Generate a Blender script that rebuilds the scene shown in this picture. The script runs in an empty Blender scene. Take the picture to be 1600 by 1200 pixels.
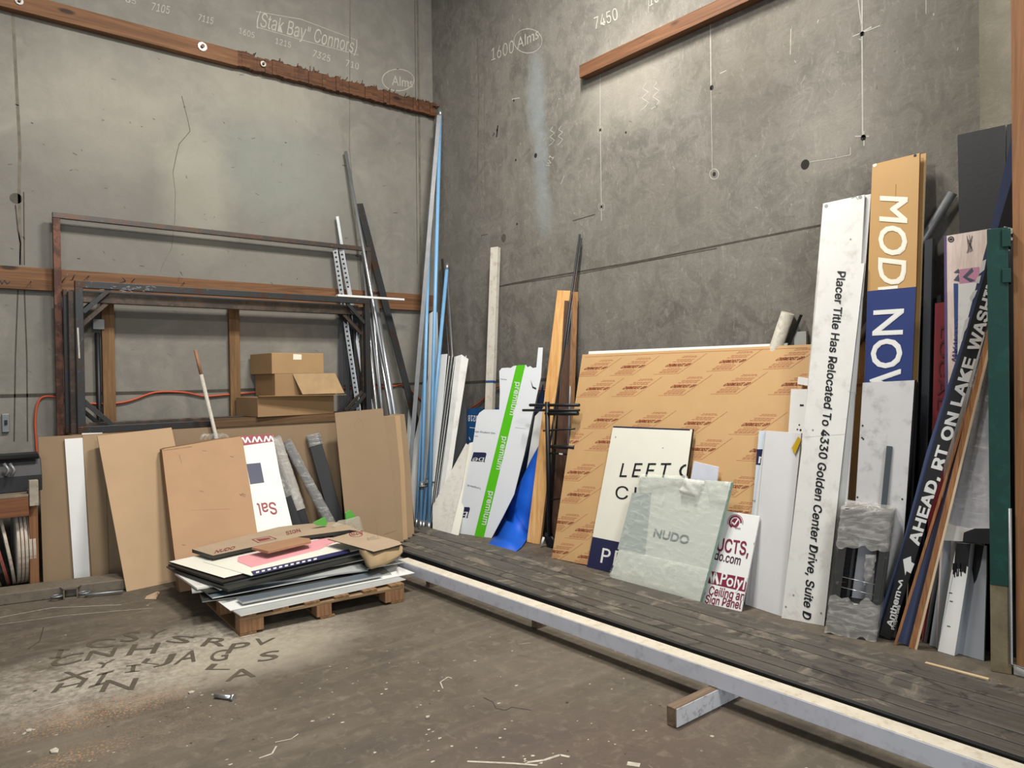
import bpy, bmesh, math, random
from mathutils import Vector, Matrix, noise
R_ = random.Random(7)
sc = bpy.context.scene
COL = sc.collection

# ------------------------------------------------------------------ camera
F_PX, YAW, PITCH, ROLL = 1150.0, 0.882015621, 0.00998226730, -0.0152059651
CAM = Vector((-4.8919, -7.3424, 1.55))
_F = Vector((math.cos(YAW)*math.cos(PITCH), math.sin(YAW)*math.cos(PITCH), -math.sin(PITCH)))
_R0 = Vector((math.sin(YAW), -math.cos(YAW), 0)); _U0 = _R0.cross(_F)
_R = _R0*math.cos(ROLL) + _U0*math.sin(ROLL)
_U = -_R0*math.sin(ROLL) + _U0*math.cos(ROLL)
cd = bpy.data.cameras.new('camera'); cam = bpy.data.objects.new('camera', cd); COL.objects.link(cam)
cd.sensor_fit = 'HORIZONTAL'; cd.sensor_width = 36.0; cd.lens = 36.0*F_PX/1600.0
cd.clip_start = 0.05; cd.clip_end = 100
mw = Matrix((_R, _U, -_F)).transposed().to_4x4(); mw.translation = CAM
cam.matrix_world = mw
sc.camera = cam

# ------------------------------------------------------------------ world, lights, exposure
sc.view_settings.view_transform = 'Standard'; sc.view_settings.look = 'None'
sc.view_settings.gamma = 1.0; sc.view_settings.use_curve_mapping = False
sc.view_settings.exposure = 0.06
w = bpy.data.worlds.new('world'); sc.world = w; w.use_nodes = True
w.node_tree.nodes['Background'].inputs[0].default_value = (0.90, 0.95, 1.0, 1)
w.node_tree.nodes['Background'].inputs[1].default_value = 0.17
def area_light(name, loc, target, sx, sy, power, col=(1, .965, .91)):
    ld = bpy.data.lights.new(name, 'AREA'); ld.shape = 'RECTANGLE'; ld.size = sx; ld.size_y = sy
    ld.energy = power; ld.color = col
    lo = bpy.data.objects.new(name, ld); COL.objects.link(lo); lo.location = loc
    d = Vector(target)-Vector(loc); lo.rotation_euler = d.to_track_quat('-Z', 'Y').to_euler()
    return lo
area_light('warehouse_lamp', (-1.65, -3.9, 5.85), (-2.4, -2.7, 0.0), 1.0, 0.22, 250)
area_light('warehouse_lamp', (-3.7, -4.5, 5.85), (-3.5, -2.5, 0.0), 1.0, 0.22, 145)
area_light('warehouse_lamp', (-3.4, -9.8, 5.6), (-2.2, -5.0, 0.0), 1.0, 0.3, 150)
area_light('daylight_from_open_door', (-8.2, -13.5, 2.3), (-2.0, -3.5, 0.8), 4.0, 3.6, 270, (.86, .93, 1))

# ------------------------------------------------------------------ pixel -> place
def ray(u, v): return _F + _R*((u-800)/F_PX) - _U*((v-600)/F_PX)
def fl(u, v, z=0.0):
    d = ray(u, v); return CAM + d*((z-CAM.z)/d.z)
def onx(u, v, x=0.0):
    d = ray(u, v); return CAM + d*((x-CAM.x)/d.x)
def ony(u, v, y=0.0):
    d = ray(u, v); return CAM + d*((y-CAM.y)/d.y)
class Plane:
    def __init__(s, p, n):
        s.p = Vector(p); s.n = Vector(n).normalized()
        if s.n.dot(CAM-s.p) < 0: s.n = -s.n
    def at(s, u, v, off=0.0):
        d = ray(u, v); p0 = s.p + s.n*off
        return CAM + d*((p0-CAM).dot(s.n)/d.dot(s.n))
    def push(s, off): return Plane(s.p+s.n*off, s.n)
def plane3(a, b, c): return Plane(a, (b-a).cross(c-a))
WL = Plane((0, 0, 0), (0, -1, 0)); WR = Plane((0, 0, 0), (-1, 0, 0)); FLOOR = Plane((0, 0, 0), (0, 0, 1))

# ------------------------------------------------------------------ materials
def lin(h):
    if not isinstance(h, str): return tuple(h)+(1,)
    c = [int(h[i:i+2], 16)/255 for i in (0, 2, 4)]
    return tuple(x/12.92 if x <= .04045 else ((x+.055)/1.055)**2.4 for x in c)+(1,)
class NT:
    def __init__(s, name):
        s.m = bpy.data.materials.new(name); s.m.use_nodes = True
        s.t = s.m.node_tree; s.n = s.t.nodes; s.b = s.n['Principled BSDF']
        s.co = s.n.new('ShaderNodeTexCoord').outputs['Object']
    def L(s, a, b): s.t.links.new(a, b)
    def node(s, k, **kw):
        n = s.n.new(k)
        for a, b in kw.items(): setattr(n, a, b)
        return n
    def world_co(s):
        s.co = s.n.new('ShaderNodeNewGeometry').outputs['Position']; return s
    def scaled(s, sc_, rot=(0, 0, 0)):
        m = s.node('ShaderNodeMapping'); s.L(s.co, m.inputs[0]); m.inputs['Scale'].default_value = sc_; m.inputs['Rotation'].default_value = rot
        return m.outputs[0]
    def noise(s, scale, detail=5, rough=.55, co=None, dist=0.0):
        n = s.node('ShaderNodeTexNoise'); s.L(co or s.co, n.inputs['Vector'])
        n.inputs['Scale'].default_value = scale; n.inputs['Detail'].default_value = detail
        n.inputs['Roughness'].default_value = rough; n.inputs['Distortion'].default_value = dist
        return n.outputs['Fac']
    def ramp(s, fac, a, b, ca=(0, 0, 0, 1), cb=(1, 1, 1, 1)):
        r = s.node('ShaderNodeValToRGB'); s.L(fac, r.inputs[0])
        e = r.color_ramp.elements; e[0].position = a; e[1].position = b; e[0].color = ca; e[1].color = cb
        return r.outputs[0]
    def math(s, op, a, b=None, clamp=False):
        n = s.node('ShaderNodeMath', operation=op, use_clamp=clamp)
        for i, x in enumerate((a, b)):
            if x is None: continue
            if isinstance(x, (int, float)): n.inputs[i].default_value = x
            else: s.L(x, n.inputs[i])
        return n.outputs[0]
    def mix(s, fac, a, b, mode='MIX'):
        n = s.node('ShaderNodeMix', data_type='RGBA', blend_type=mode)
        for i, x in ((0, fac), (6, a), (7, b)):
            if isinstance(x, (int, float)): n.inputs[i].default_value = x
            elif isinstance(x, tuple): n.inputs[i].default_value = x
            else: s.L(x, n.inputs[i])
        return n.outputs[2]
    def bump(s, h, strength=.3, dist=.01):
        n = s.node('ShaderNodeBump'); n.inputs['Strength'].default_value = strength; n.inputs['Distance'].default_value = dist
        s.L(h, n.inputs['Height']); s.L(n.outputs[0], s.b.inputs['Normal'])
    def out(s, col=None, rough=.6, metal=0.0):
        if col is not None:
            if isinstance(col, tuple): s.b.inputs['Base Color'].default_value = col
            else: s.L(col, s.b.inputs['Base Color'])
        if isinstance(rough, (int, float)): s.b.inputs['Roughness'].default_value = rough
        else: s.L(rough, s.b.inputs['Roughness'])
        s.b.inputs['Metallic'].default_value = metal
        return s.m
    # soft ellipsoid patch around a world point, edge broken by noise
    def blob(s, c, r, soft=.35, amp=.5, nscale=3.0):
        m = s.node('ShaderNodeVectorMath', operation='SUBTRACT'); s.L(s.co, m.inputs[0]); m.inputs[1].default_value = c
        d = s.node('ShaderNodeVectorMath', operation='DIVIDE'); s.L(m.outputs[0], d.inputs[0]); d.inputs[1].default_value = r
        l = s.node('ShaderNodeVectorMath', operation='LENGTH'); s.L(d.outputs[0], l.inputs[0])
        n = s.noise(nscale, 6, .6)
        v = s.math('ADD', l.outputs['Value'], s.math('MULTIPLY', s.math('SUBTRACT', n, .5), amp))
        mr = s.node('ShaderNodeMapRange'); s.L(v, mr.inputs[0])
        mr.inputs[1].default_value = 1.0+soft; mr.inputs[2].default_value = 1.0-soft
        return mr.outputs[0]
_mc = {}
def M(c, rough=.6, metal=0.0, var=.10, scale=6.0, bump=0.0, name=None, dirt=None):
    k = (c, rough, metal, var, scale, bump, dirt)
    if k in _mc: return _mc[k]
    t = NT(name or 'paint_'+str(c)); base = lin(c)
    f = t.noise(scale, 5, .6)
    dk = tuple(x*(1-var*2.2) for x in base[:3])+(1,)
    col = t.mix(t.ramp(f, .3, .7), dk, base)
    if dirt:
        col = t.mix(t.math('MULTIPLY', t.ramp(t.noise(scale*2.7, 7, .7), .52, .72), .75), col, lin(dirt))
    if bump: t.bump(t.noise(scale*8, 6, .6), bump, .004)
    _mc[k] = t.out(col, rough, metal); return _mc[k]
def wood(c1, c2, axis=2, scale=5.0, rough=.75, name='timber', bump=.25, grey=None):
    k = ('w', c1, c2, axis, scale, grey)
    if k in _mc: return _mc[k]
    t = NT(name); s = [scale*5]*3; s[axis] = scale*.25
    co = t.scaled(tuple(s))
    g = t.noise(1.0, 8, .65, co, 1.2)
    col = t.mix(t.ramp(g, .35, .68), lin(c1), lin(c2))
    kn = t.node('ShaderNodeTexVoronoi'); s2 = [4.5]*3; s2[axis] = 1.5; t.L(t.scaled(tuple(s2)), kn.inputs['Vector']); kn.inputs['Scale'].default_value = 1.1
    kk = t.ramp(kn.outputs['Distance'], .07, .13)
    col = t.mix(kk, tuple(x*.35 for x in lin(c1)[:3])+(1,), col)
    if grey: col = t.mix(t.ramp(t.noise(2.2, 6, .6), .42, .6), col, lin(grey))
    t.bump(g, bump, .006)
    _mc[k] = t.out(col, rough); return _mc[k]
def rusty(base, rust, amt=.5, rough=.45, metal=.6, name='steel'):
    k = ('r', base, rust, amt)
    if k in _mc: return _mc[k]
    t = NT(name); f = t.noise(7, 8, .7)
    col = t.mix(t.ramp(f, .62-amt*.3, .72-amt*.3), lin(base), lin(rust))
    col = t.mix(t.math('MULTIPLY', t.ramp(t.noise(35, 5, .7), .6, .75), .35), col, lin('b0a79c'))
    t.bump(t.noise(60, 5, .6), .2, .002)
    _mc[k] = t.out(col, rough, metal); return _mc[k]
def film(name='stretch_film', dens=.45, tint='dfe2dc'):
    k = ('f', dens, tint)
    if k in _mc: return _mc[k]
    t = NT(name)
    s = t.scaled((7, 7, 34)); n1 = t.noise(1.0, 4, .6, s, 1.0); n2 = t.noise(6, 3, .55, None, 2.5)
    a = t.math('ADD', t.math('MULTIPLY', t.ramp(n1, .50, .78), .38), t.math('ADD', t.math('MULTIPLY', t.ramp(n2, .55, .75), .22), dens-.22), True)
    t.L(a, t.b.inputs['Alpha'])
    t.bump(t.math('ADD', n1, n2), .32, .008)
    _mc[k] = t.out(lin(tint), .16, 0.0); return _mc[k]

KRAFT = M('8f785d', .85, 0, .05, 2.5, .05, 'kraft_board')
KRAFT2 = M('ad8a68', .85, 0, .05, 3.0, .08, 'carton_board')
KRAFTE = M('9a7d5c', .9, 0, .2, 40, .3, 'board_edge')
WHITE = M('e6e6e2', .45, 0, .03, 3, 0, 'white_sheet')
WHITED = M('e2e0da', .5, 0, .05, 3, 0, 'scuffed_white', 'b9b4aa')
CREAM = M('ebe9da', .5, 0, .03, 3, 0, 'cream_sheet')
BLACK = M('121315', .5, 0, .1, 6, 0, 'black_paint')
DARK = M('2a2b2d', .5, .1, .12, 6, .1, 'dark_sheet')
INK = M('141518', .5, 0, .02, 6, 0, 'black_ink')
NAVY = M('20244a', .5, 0, .04, 4, 0, 'navy_paint')
STEEL = rusty('3c3e40', '4a3629', .35, .45, .5, 'dark_steel')
RUSTED = rusty('4f3a2e', '6b4a38', .7, .5, .5, 'rusted_steel')
ALU = M('c4c6c8', .32, .85, .08, 12, 0, 'aluminium')
GREYM = M('8e9092', .45, .6, .1, 12, 0, 'grey_metal')
LUMBER = wood('a8672f', 'c98c4c', 2, 5)
CHALK = M('b8b4aa', .9, 0, .1, 20, 0, 'chalk')

# ------------------------------------------------------------------ mesh builder
class MB:
    def __init__(s): s.v = []; s.f = []; s.mi = []; s.mats = []; s.smooth = []
    def mat(s, m):
        if m not in s.mats: s.mats.append(m)
        return s.mats.index(m)
    def face(s, pts, m, smooth=False):
        i = len(s.v); s.v += [Vector(p) for p in pts]; s.f.append(tuple(range(i, i+len(pts)))); s.mi.append(s.mat(m)); s.smooth.append(smooth)
    def mesh(s, vs, fs, m, smooth=False):
        i = len(s.v); s.v += [Vector(p) for p in vs]; k = s.mat(m)
        for f in fs: s.f.append(tuple(i+j for j in f)); s.mi.append(k); s.smooth.append(smooth)
    def prism(s, pts, d, mfront, mback=None, mside=None):
        """front polygon pts, swept by vector d"""
        n = len(pts); pts = [Vector(p) for p in pts]; q = [p+d for p in pts]
        # orientation
        nn = Vector((0, 0, 0))
        for i in range(n): nn += pts[i].cross(pts[(i+1) % n])
        if nn.dot(d) > 0: pts.reverse(); q.reverse()
        s.mesh(pts, [tuple(range(n))], mfront)
        s.mesh(q, [tuple(reversed(range(n)))], mback or mside or mfront)
        k = len(s.v); s.v += pts+q; mm = s.mat(mside or mfront)
        for i in range(n):
            j = (i+1) % n; s.f.append((k+j, k+i, k+n+i, k+n+j)); s.mi.append(mm); s.smooth.append(False)
    def box(s, o, a, b, c, m, mats=None):
        """box from corner o with edge vectors a,b,c; mats=(top of a..)"""
        o, a, b, c = Vector(o), Vector(a), Vector(b), Vector(c)
        if a.cross(b).dot(c) < 0: a, b = b, a
        P = [o, o+a, o+a+b, o+b, o+c, o+a+c, o+a+b+c, o+b+c]
        s.mesh(P, [(0, 3, 2, 1), (4, 5, 6, 7), (0, 1, 5, 4), (1, 2, 6, 5), (2, 3, 7, 6), (3, 0, 4, 7)], m)
    def tube(s, pts, r, m, seg=12, cap=True, r2=None):
        pts = [Vector(p) for p in pts]; n = len(pts); rings = []
        up = Vector((0.13, 0.21, .97))
        k = len(s.v); mm = s.mat(m)
        prev = None
        for i, p in enumerate(pts):
            t = (pts[min(i+1, n-1)]-pts[max(i-1, 0)]).normalized()
            if prev is None:
                x = t.cross(up)
                if x.length < .1: x = t.cross(Vector((1, 0, 0)))
            else: x = prev - t*prev.dot(t)
            x.normalize(); prev = x; y = t.cross(x)
            rr = r if r2 is None else r+(r2-r)*i/(n-1)
            s.v += [p+(x*math.cos(2*math.pi*j/seg)+y*math.sin(2*math.pi*j/seg))*rr for j in range(seg)]
        for i in range(n-1):
            for j in range(seg):
                a = k+i*seg+j; b = k+i*seg+(j+1) % seg
                s.f.append((a, b, b+seg, a+seg)); s.mi.append(mm); s.smooth.append(True)
        if cap:
            s.f.append(tuple(k+j for j in reversed(range(seg)))); s.mi.append(mm); s.smooth.append(False)
            s.f.append(tuple(k+(n-1)*seg+j for j in range(seg))); s.mi.append(mm); s.smooth.append(False)
    def build(s, name, parent=None, bevel=0, origin=None):
        if origin is None:
            lo = Vector([min(p[i] for p in s.v) for i in range(3)]); hi = Vector([max(p[i] for p in s.v) for i in range(3)])
            origin = Vector(((lo.x+hi.x)/2, (lo.y+hi.y)/2, lo.z))
        me = bpy.data.meshes.new(name)
        me.from_pydata([tuple(p-origin) for p in s.v], [], s.f)
        for m in s.mats: me.materials.append(m)
        me.polygons.foreach_set('material_index', s.mi); me.polygons.foreach_set('use_smooth', s.smooth); me.update()
        o = bpy.data.objects.new(name, me); COL.objects.link(o); o.location = origin
        if parent is not None:
            o.parent = parent; o.location = origin-parent.location
            if parent.parent is not None: o.location = origin-parent.location-parent.parent.location
        if bevel:
            b = o.modifiers.new('bevel', 'BEVEL'); b.width = bevel; b.segments = 2; b.limit_method = 'ANGLE'; b.angle_limit = .7
            w_ = o.modifiers.new('weld', 'WELD'); w_.merge_threshold = .0001
            o.modifiers.move(1, 0)
        return o
def tag(o, label, cat, group=None, kind=None):
    o['label'] = label; o['category'] = cat
    if group: o['group'] = group
    if kind: o['kind'] = kind
    return o
def thing(name, loc, label, cat, group=None):
    o = bpy.data.objects.new(name, None); COL.objects.link(o); o.location = loc; o.empty_display_size = .1
    return tag(o, label, cat, group)
def struct(o): o['kind'] = 'structure'; return o

# ------------------------------------------------------------------ lettering
_tc = {}
import os
try:   # the plain sans face that ships inside Blender
    SANS = bpy.data.fonts.load(os.path.join(bpy.utils.system_resource('DATAFILES', path='fonts'), 'Inter.woff2'))
except Exception:
    SANS = None
def glyphs(s, off=0.0, spacing=1.0):
    k = (s, off, spacing)
    if k in _tc: return _tc[k]
    cu = bpy.data.curves.new('t', 'FONT'); cu.body = s; cu.size = 1.0; cu.offset = 0.0
    if SANS and len(s) > 1 and s not in ('PR', 'PolyM', 'MOD', 'NOW', 'NUDO', 'Alms'): cu.font = SANS
    cu.space_character = spacing
    cu.resolution_u = 3; cu.fill_mode = 'FRONT'
    ob = bpy.data.objects.new('t', cu); COL.objects.link(ob)
    dg = bpy.context.evaluated_depsgraph_get(); me = bpy.data.meshes.new_from_object(ob.evaluated_get(dg))
    vs = [(v.co.x, v.co.y) for v in me.vertices]; me.calc_loop_triangles(); fs = [tuple(t.vertices) for t in me.loop_triangles]
    fs = [f for f in fs if abs((vs[f[1]][0]-vs[f[0]][0])*(vs[f[2]][1]-vs[f[0]][1])-(vs[f[1]][1]-vs[f[0]][1])*(vs[f[2]][0]-vs[f[0]][0])) > 1e-7]
    bpy.data.objects.remove(ob); bpy.data.curves.remove(cu); bpy.data.meshes.remove(me)
    x0 = min(v[0] for v in vs); x1 = max(v[0] for v in vs)
    _tc[k] = (vs, fs, x0, x1); return _tc[k]
_ch = {}
def caph_of(st):
    plain = len(st) == 1 or st in ('PR', 'PolyM', 'MOD', 'NOW', 'NUDO', 'Alms')
    if plain not in _ch: _ch[plain] = max(v[1] for v in glyphs('H' if plain else 'HE')[0])
    return _ch[plain]
def clip(poly, region):
    out = poly
    n = len(region)
    area = sum(region[i][0]*region[(i+1) % n][1]-region[(i+1) % n][0]*region[i][1] for i in range(n))
    sg = 1 if area > 0 else -1
    for i in range(n):
        a, b = region[i], region[(i+1) % n]; inp = out; out = []
        if not inp: return out
        f = lambda p: sg*((b[0]-a[0])*(p[1]-a[1])-(b[1]-a[1])*(p[0]-a[0]))
        for j in range(len(inp)):
            p, q = inp[j], inp[(j+1) % len(inp)]; fp, fq = f(p), f(q)
            if fp >= 0: out.append(p)
            if fp*fq < 0:
                t = fp/(fp-fq); out.append((p[0]+(q[0]-p[0])*t, p[1]+(q[1]-p[1])*t))
    return out
class Surf:
    """flat surface carrying marks: photo points are carried onto the surface, marks clipped to its outline"""
    def __init__(s, mb, plane, outline=None):
        s.mb, s.pl = mb, plane
        n = plane.n; up = Vector((0, 0, 1)) if abs(n.z) < .9 else Vector((0, 1, 0))
        s.X = up.cross(n).normalized(); s.Y = n.cross(s.X)
        s.reg = [s.uv(plane.at(*p)) for p in outline] if outline else None
        if s.reg:   # only a convex outline can clip
            r = s.reg; n_ = len(r); cr = [(r[(i+1) % n_][0]-r[i][0])*(r[(i+2) % n_][1]-r[(i+1) % n_][1])-(r[(i+1) % n_][1]-r[i][1])*(r[(i+2) % n_][0]-r[(i+1) % n_][0]) for i in range(n_)]
            big = max(abs(c) for c in cr)
            if min(cr) < -.02*big and max(cr) > .02*big: s.reg = None
    def uv(s, P): d = P-s.pl.p; return (d.dot(s.X), d.dot(s.Y))
    def P(s, uv, off): return s.pl.p+s.X*uv[0]+s.Y*uv[1]+s.pl.n*off
    def put(s, polyuv, m, off):
        if s.reg: polyuv = clip(polyuv, s.reg)
        if len(polyuv) < 3: return
        pts = [s.P(q, off) for q in polyuv]
        nn = Vector((0, 0, 0))
        for i in range(len(pts)): nn += (pts[i]-pts[0]).cross(pts[(i+1) % len(pts)]-pts[0])
        if nn.dot(s.pl.n) < 0: pts.reverse()
        s.mb.face(pts, m)
    def poly(s, px, m, off=.0008): s.put([s.uv(s.pl.at(*p)) for p in px], m, off)
    def text(s, st, p0, p1, ptop, m, bold=0.0, off=.0016, spacing=1.0, cap=.7, mirror=False):
        cap = caph_of(st)*cap/.7
        vs, fs, x0, x1 = glyphs(st, bold, spacing)
        a, b, c = (Vector(s.uv(s.pl.at(*p))) for p in (p0, p1, ptop))
        ex = (b-a)/(x1-x0); ey = (c-a)/cap; g = bold*.42
        steps = [(0, 0)] if bold <= 0 else ([(g, g), (-g, g), (g, -g), (-g, -g)] if bold < .03 or len(st) > 30 else [(0, 0), (g, g), (-g, g), (g, -g), (-g, -g)])
        for k, (gx, gy) in enumerate(steps):
            for q, f in enumerate(fs): s.put([tuple(a+ex*((x1-vs[i][0]) if mirror else (vs[i][0]-x0)+gx)+ey*(vs[i][1]+gy)) for i in f], m, off+k*.00036+(q % 9)*.00004)
    def line(s, px, w, m, off=.0012, taper=False):
        q = [Vector(s.uv(s.pl.at(*p))) for p in px]
        for i in range(len(q)-1):
            d = q[i+1]-q[i]
            if d.length < 1e-6: continue
            n = Vector((-d.y, d.x)).normalized()*w/2
            s.put([tuple(q[i]+n), tuple(q[i+1]+n), tuple(q[i+1]-n), tuple(q[i]-n)], m, off)
def facing(A, T):
    d = (T-A).normalized(); v = CAM-(A+T)/2; v = v-d*v.dot(d); return Plane(A, v)
def flat(v): v = Vector((v.x, v.y, 0)); return v.normalized()
def panel(name, label, cat, plane, px, t, front, side=None, back=None, marks=None, group=None, parent=None, bevel=0):
    mb = MB(); pts = []
    for p in px:
        q = plane.at(*p)
        if q.z < .002:  # foot rests on the floor
            dn = (plane.n.cross(Vector((0, 0, 1)))).cross(plane.n); q = q+dn*((.002-q.z)/dn.z)
        pts.append(q)
    mb.prism(pts, -flat(plane.n)*t, front, back or side, side)
    if marks: marks(Surf(mb, plane, None), Surf(mb, plane, px))
    o = mb.build(name, parent, bevel)
    if parent is None: tag(o, label, cat, group)
    return o
def lean(top, low, wall, offt, offb, z0=0.0):
    """3-D ends of a straight thing leaning on a wall: seen through photo points top and low"""
    T = ony(*top, -offt) if wall == 'y' else onx(*top, -offt)
    n = (T-CAM).cross(ray(*low))
    if wall == 'y':
        y = -offb; x = CAM.x + (-(n.y*(y-CAM.y)) - n.z*(z0-CAM.z))/n.x; return Vector((x, y, z0)), T
    x = -offb; y = CAM.y + (-(n.x*(x-CAM.x)) - n.z*(z0-CAM.z))/n.y; return Vector((x, y, z0)), T
def stick(mb, A, B, w, d, m, face=None):
    """rectangular bar A->B, w across the view, d deep"""
    t = (B-A).normalized(); v = (face or (CAM-(A+B)/2)); a = t.cross(v).normalized(); b = t.cross(a).normalized()
    if b.dot(v) > 0: b = -b
    mb.box(A-a*w/2, a*w, b*d, B-A, m)
def bar(name, label, cat, A, B, w, d, m, group=None, parent=None, bevel=.001, face=None):
    mb = MB(); stick(mb, A, B, w, d, m, face); o = mb.build(name, parent, bevel)
    if parent is None: tag(o, label, cat, group)
    return o
def rod(name, label, cat, A, B, r, m, group=None, parent=None, seg=12):
    mb = MB(); mb.tube([A, B], r, m, seg); o = mb.build(name, parent)
    if parent is None: tag(o, label, cat, group)
    return o
# ================================================================== THE ROOM
def concrete_wall(name, base, dark, light, right):
    t = NT(name).world_co()
    big = t.noise(.9 if not right else 1.3, 7, .62, None, .6); mid = t.noise(4.5 if not right else 5.5, 9, .68, None, .8); fine = t.noise(60, 5, .7)
    col = t.mix(t.ramp(big, .32, .70), lin(dark), lin(base))
    col = t.mix(t.math('MULTIPLY', t.ramp(mid, .45, .75), .80 if right else .38), col, lin(light))
    col = t.mix(t.math('MULTIPLY', t.ramp(t.noise(5.5, 10, .72, None, .7), .48, .68), .60 if right else .25), col, lin(dark))
    # streaks from the pour
    st = t.noise(1.0, 6, .6, t.scaled((9, 9, .35)))
    col = t.mix(t.math('MULTIPLY', t.ramp(st, .5, .75), .25), col, lin(dark))
    st = t.noise(1.0, 6, .6, t.scaled((5, 5, .25)))
    col = t.mix(t.math('MULTIPLY', t.ramp(st, .6, .8), .18), col, lin(light))
    col = t.mix(t.math('MULTIPLY', t.ramp(fine, .62, .72), .35), col, lin('4a463f'))
    if right:
        scr = t.noise(1.0, 9, .8, t.scaled((1, 26, 9), (.6, 0, 0)), 1.5)
        col = t.mix(t.math('MULTIPLY', t.ramp(scr, .54, .66), .30), col, lin('bdb7ab'))
        for u, v, ru, rv, c, a in ((838, 150, .13, .42, '8f9698', .55), (845, 250, .10, .45, '8f9698', .55), (850, 330, .12, .22, '8a9192', .45),
                                   (1165, 165, .35, .30, '5e574e', .45), (1030, 330, .7, .35, '6a655c', .35), (1450, 120, .45, .6, '6a6359', .4),
                                   (1190, 60, .8, .3, '6e675c', .35), (980, 130, .5, .4, 'a9a395', .45), (1300, 210, .3, .25, 'a39c90', .3), (720, 300, .2, 1.2, '6f6b62', .35)):
            p = onx(u, v); b = t.blob(tuple(p), (5, ru, rv), .4, .9, 5)
            col = t.mix(t.math('MULTIPLY', b, a), col, lin(c))
    else:
        for u, v, ru, rv, c, a, so in ((150, 360, 1.05, .95, '74716a', .62, .02), (420, 345, 1.2, 1.1, '76736b', .55, .02), (420, 260, .7, .5, '8f9a90', .3, .5),
                                   (160, 170, .8, .5, 'b0aa9a', .35, .5), (400, 140, .7, .35, 'aca696', .35, .5), (310, 300, .3, .6, 'aaa594', .35, .4)):
            p = ony(u, v); b = t.blob(tuple(p), (ru, 5, rv), so, .12 if so < .1 else .9, 2 if so < .1 else 4)
            col = t.mix(t.math('MULTIPLY', b, a), col, lin(c))
    t.bump(t.math('ADD', t.noise(25, 8, .7), t.math('MULTIPLY', mid, 2.0)), .35, .008)
    return t.out(col, .88)
CWL = concrete_wall('concrete_left', '88847b', '726f67', '9c988d', False)
CWR = concrete_wall('concrete_right', '7c786f', '5f5b54', '9e998f', True)
SEAM = M('4f4b42', .95, 0, .2, 12, 0, 'seam_dark_joint')  # dark tone of wall joints, grooves and cracks
SEAML = M('7b7567', .95, 0, .2, 12, 0, 'form_line')
FAINT = M('bdb8ac', .95, 0, .15, 20, 0, 'faint_chalk')
HOLE = M('26221d', .95, 0, .1, 20, 0, 'bolt_hole')

def grime_floor():
    t = NT('concrete_floor').world_co()
    a = t.noise(.55, 8, .65, None, .8); b = t.noise(3.0, 10, .7, None, 1.0); c = t.noise(30, 6, .7)
    col = t.mix(t.ramp(a, .35, .68), lin('4b4339'), lin('665d4f'))
    col = t.mix(t.math('MULTIPLY', t.ramp(b, .45, .72), .5), col, lin('736857'))
    col = t.mix(t.math('MULTIPLY', t.ramp(t.noise(1.7, 9, .72, None, 2.0), .52, .68), .5), col, lin('463e35'))
    sw = t.noise(1.0, 7, .6, t.scaled((.7, 9, 1), (0, 0, .45)))
    col = t.mix(t.math('MULTIPLY', t.ramp(sw, .5, .75), .35), col, lin('8a7e6b'))
    # pale overspray powder and sawdust
    p = fl(240, 1035); pw = t.blob(tuple(p), (.95, .42, 1), .5, 1.0, 4)
    gr = t.math('MULTIPLY', t.math('MULTIPLY', pw, t.ramp(t.noise(24, 8, .75), .30, .58)), t.ramp(t.noise(5, 7, .7, None, 1.0), .30, .50))
    col = t.mix(t.math('MULTIPLY', gr, .85), col, lin('b8b0a0'))
    p = fl(400, 1020); pw2 = t.blob(tuple(p), (.5, .3, 1), .5, 1.0, 5)
    col = t.mix(t.math('MULTIPLY', pw2, .6), col, lin('a89f8c'))
    dots = t.noise(90, 3, .6)
    for u, v, rx, ry, am in ((135, 1115, .34, .13, .75), (118, 1182, .16, .07, .7), (200, 1105, .3, .1, .5), (250, 1140, .4, .2, .2)):
        p = fl(u, v); bb = t.blob(tuple(p), (rx, ry, 1), .6, 1.0, 5)
        col = t.mix(t.math('MULTIPLY', t.math('MULTIPLY', bb, am), t.ramp(dots, .53, .58)), col, lin('b08560'))
    for u, v, rx, ry, cc, am in ((780, 1150, .5, .25, '5a4a42', .4), (620, 1090, .4, .3, '5c5043', .35), (1000, 1180, .6, .3, '5b453d', .45), (960, 940, .6, .25, '5f5547', .4), (860, 1030, .5, .3, '6c6051', .4)):
        p = fl(u, v); bb = t.blob(tuple(p), (rx, ry, 1), .6, .9, 4)
        col = t.mix(t.math('MULTIPLY', bb, am), col, lin(cc))
    chips = t.node('ShaderNodeTexVoronoi'); t.L(t.co, chips.inputs['Vector']); chips.inputs['Scale'].default_value = 7.5
    sel = t.ramp(t.noise(4, 3, .6), .50, .62)
    chip = t.math('MULTIPLY', t.math('SUBTRACT', 1.0, t.ramp(chips.outputs['Distance'], .05, .075)), sel)
    col = t.mix(t.math('MULTIPLY', chip, .75), col, lin('d2c8b4'))
    sc2 = t.noise(2.2, 12, .75, None, 3.0)
    col = t.mix(t.math('MULTIPLY', t.ramp(sc2, .66, .70), .5), col, lin('c8bca6'))
    col = t.mix(t.math('MULTIPLY', t.ramp(t.noise(14, 9, .75, None, .6), .52, .70), .45), col, lin('8c8170'))
    col = t.mix(t.math('MULTIPLY', t.ramp(t.noise(8, 9, .75, None, 1.5), .56, .72), .55), col, lin('3d362d'))
    rough = t.ramp(t.math('ADD', t.math('MULTIPLY', a, .6), t.math('MULTIPLY', b, .4)), .3, .7, (.55, .55, .55, 1), (.85, .85, .85, 1))
    t.bump(t.math('ADD', t.noise(40, 7, .7), b), .3, .006)
    return t.out(col, rough)
FLO = grime_floor()

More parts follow.
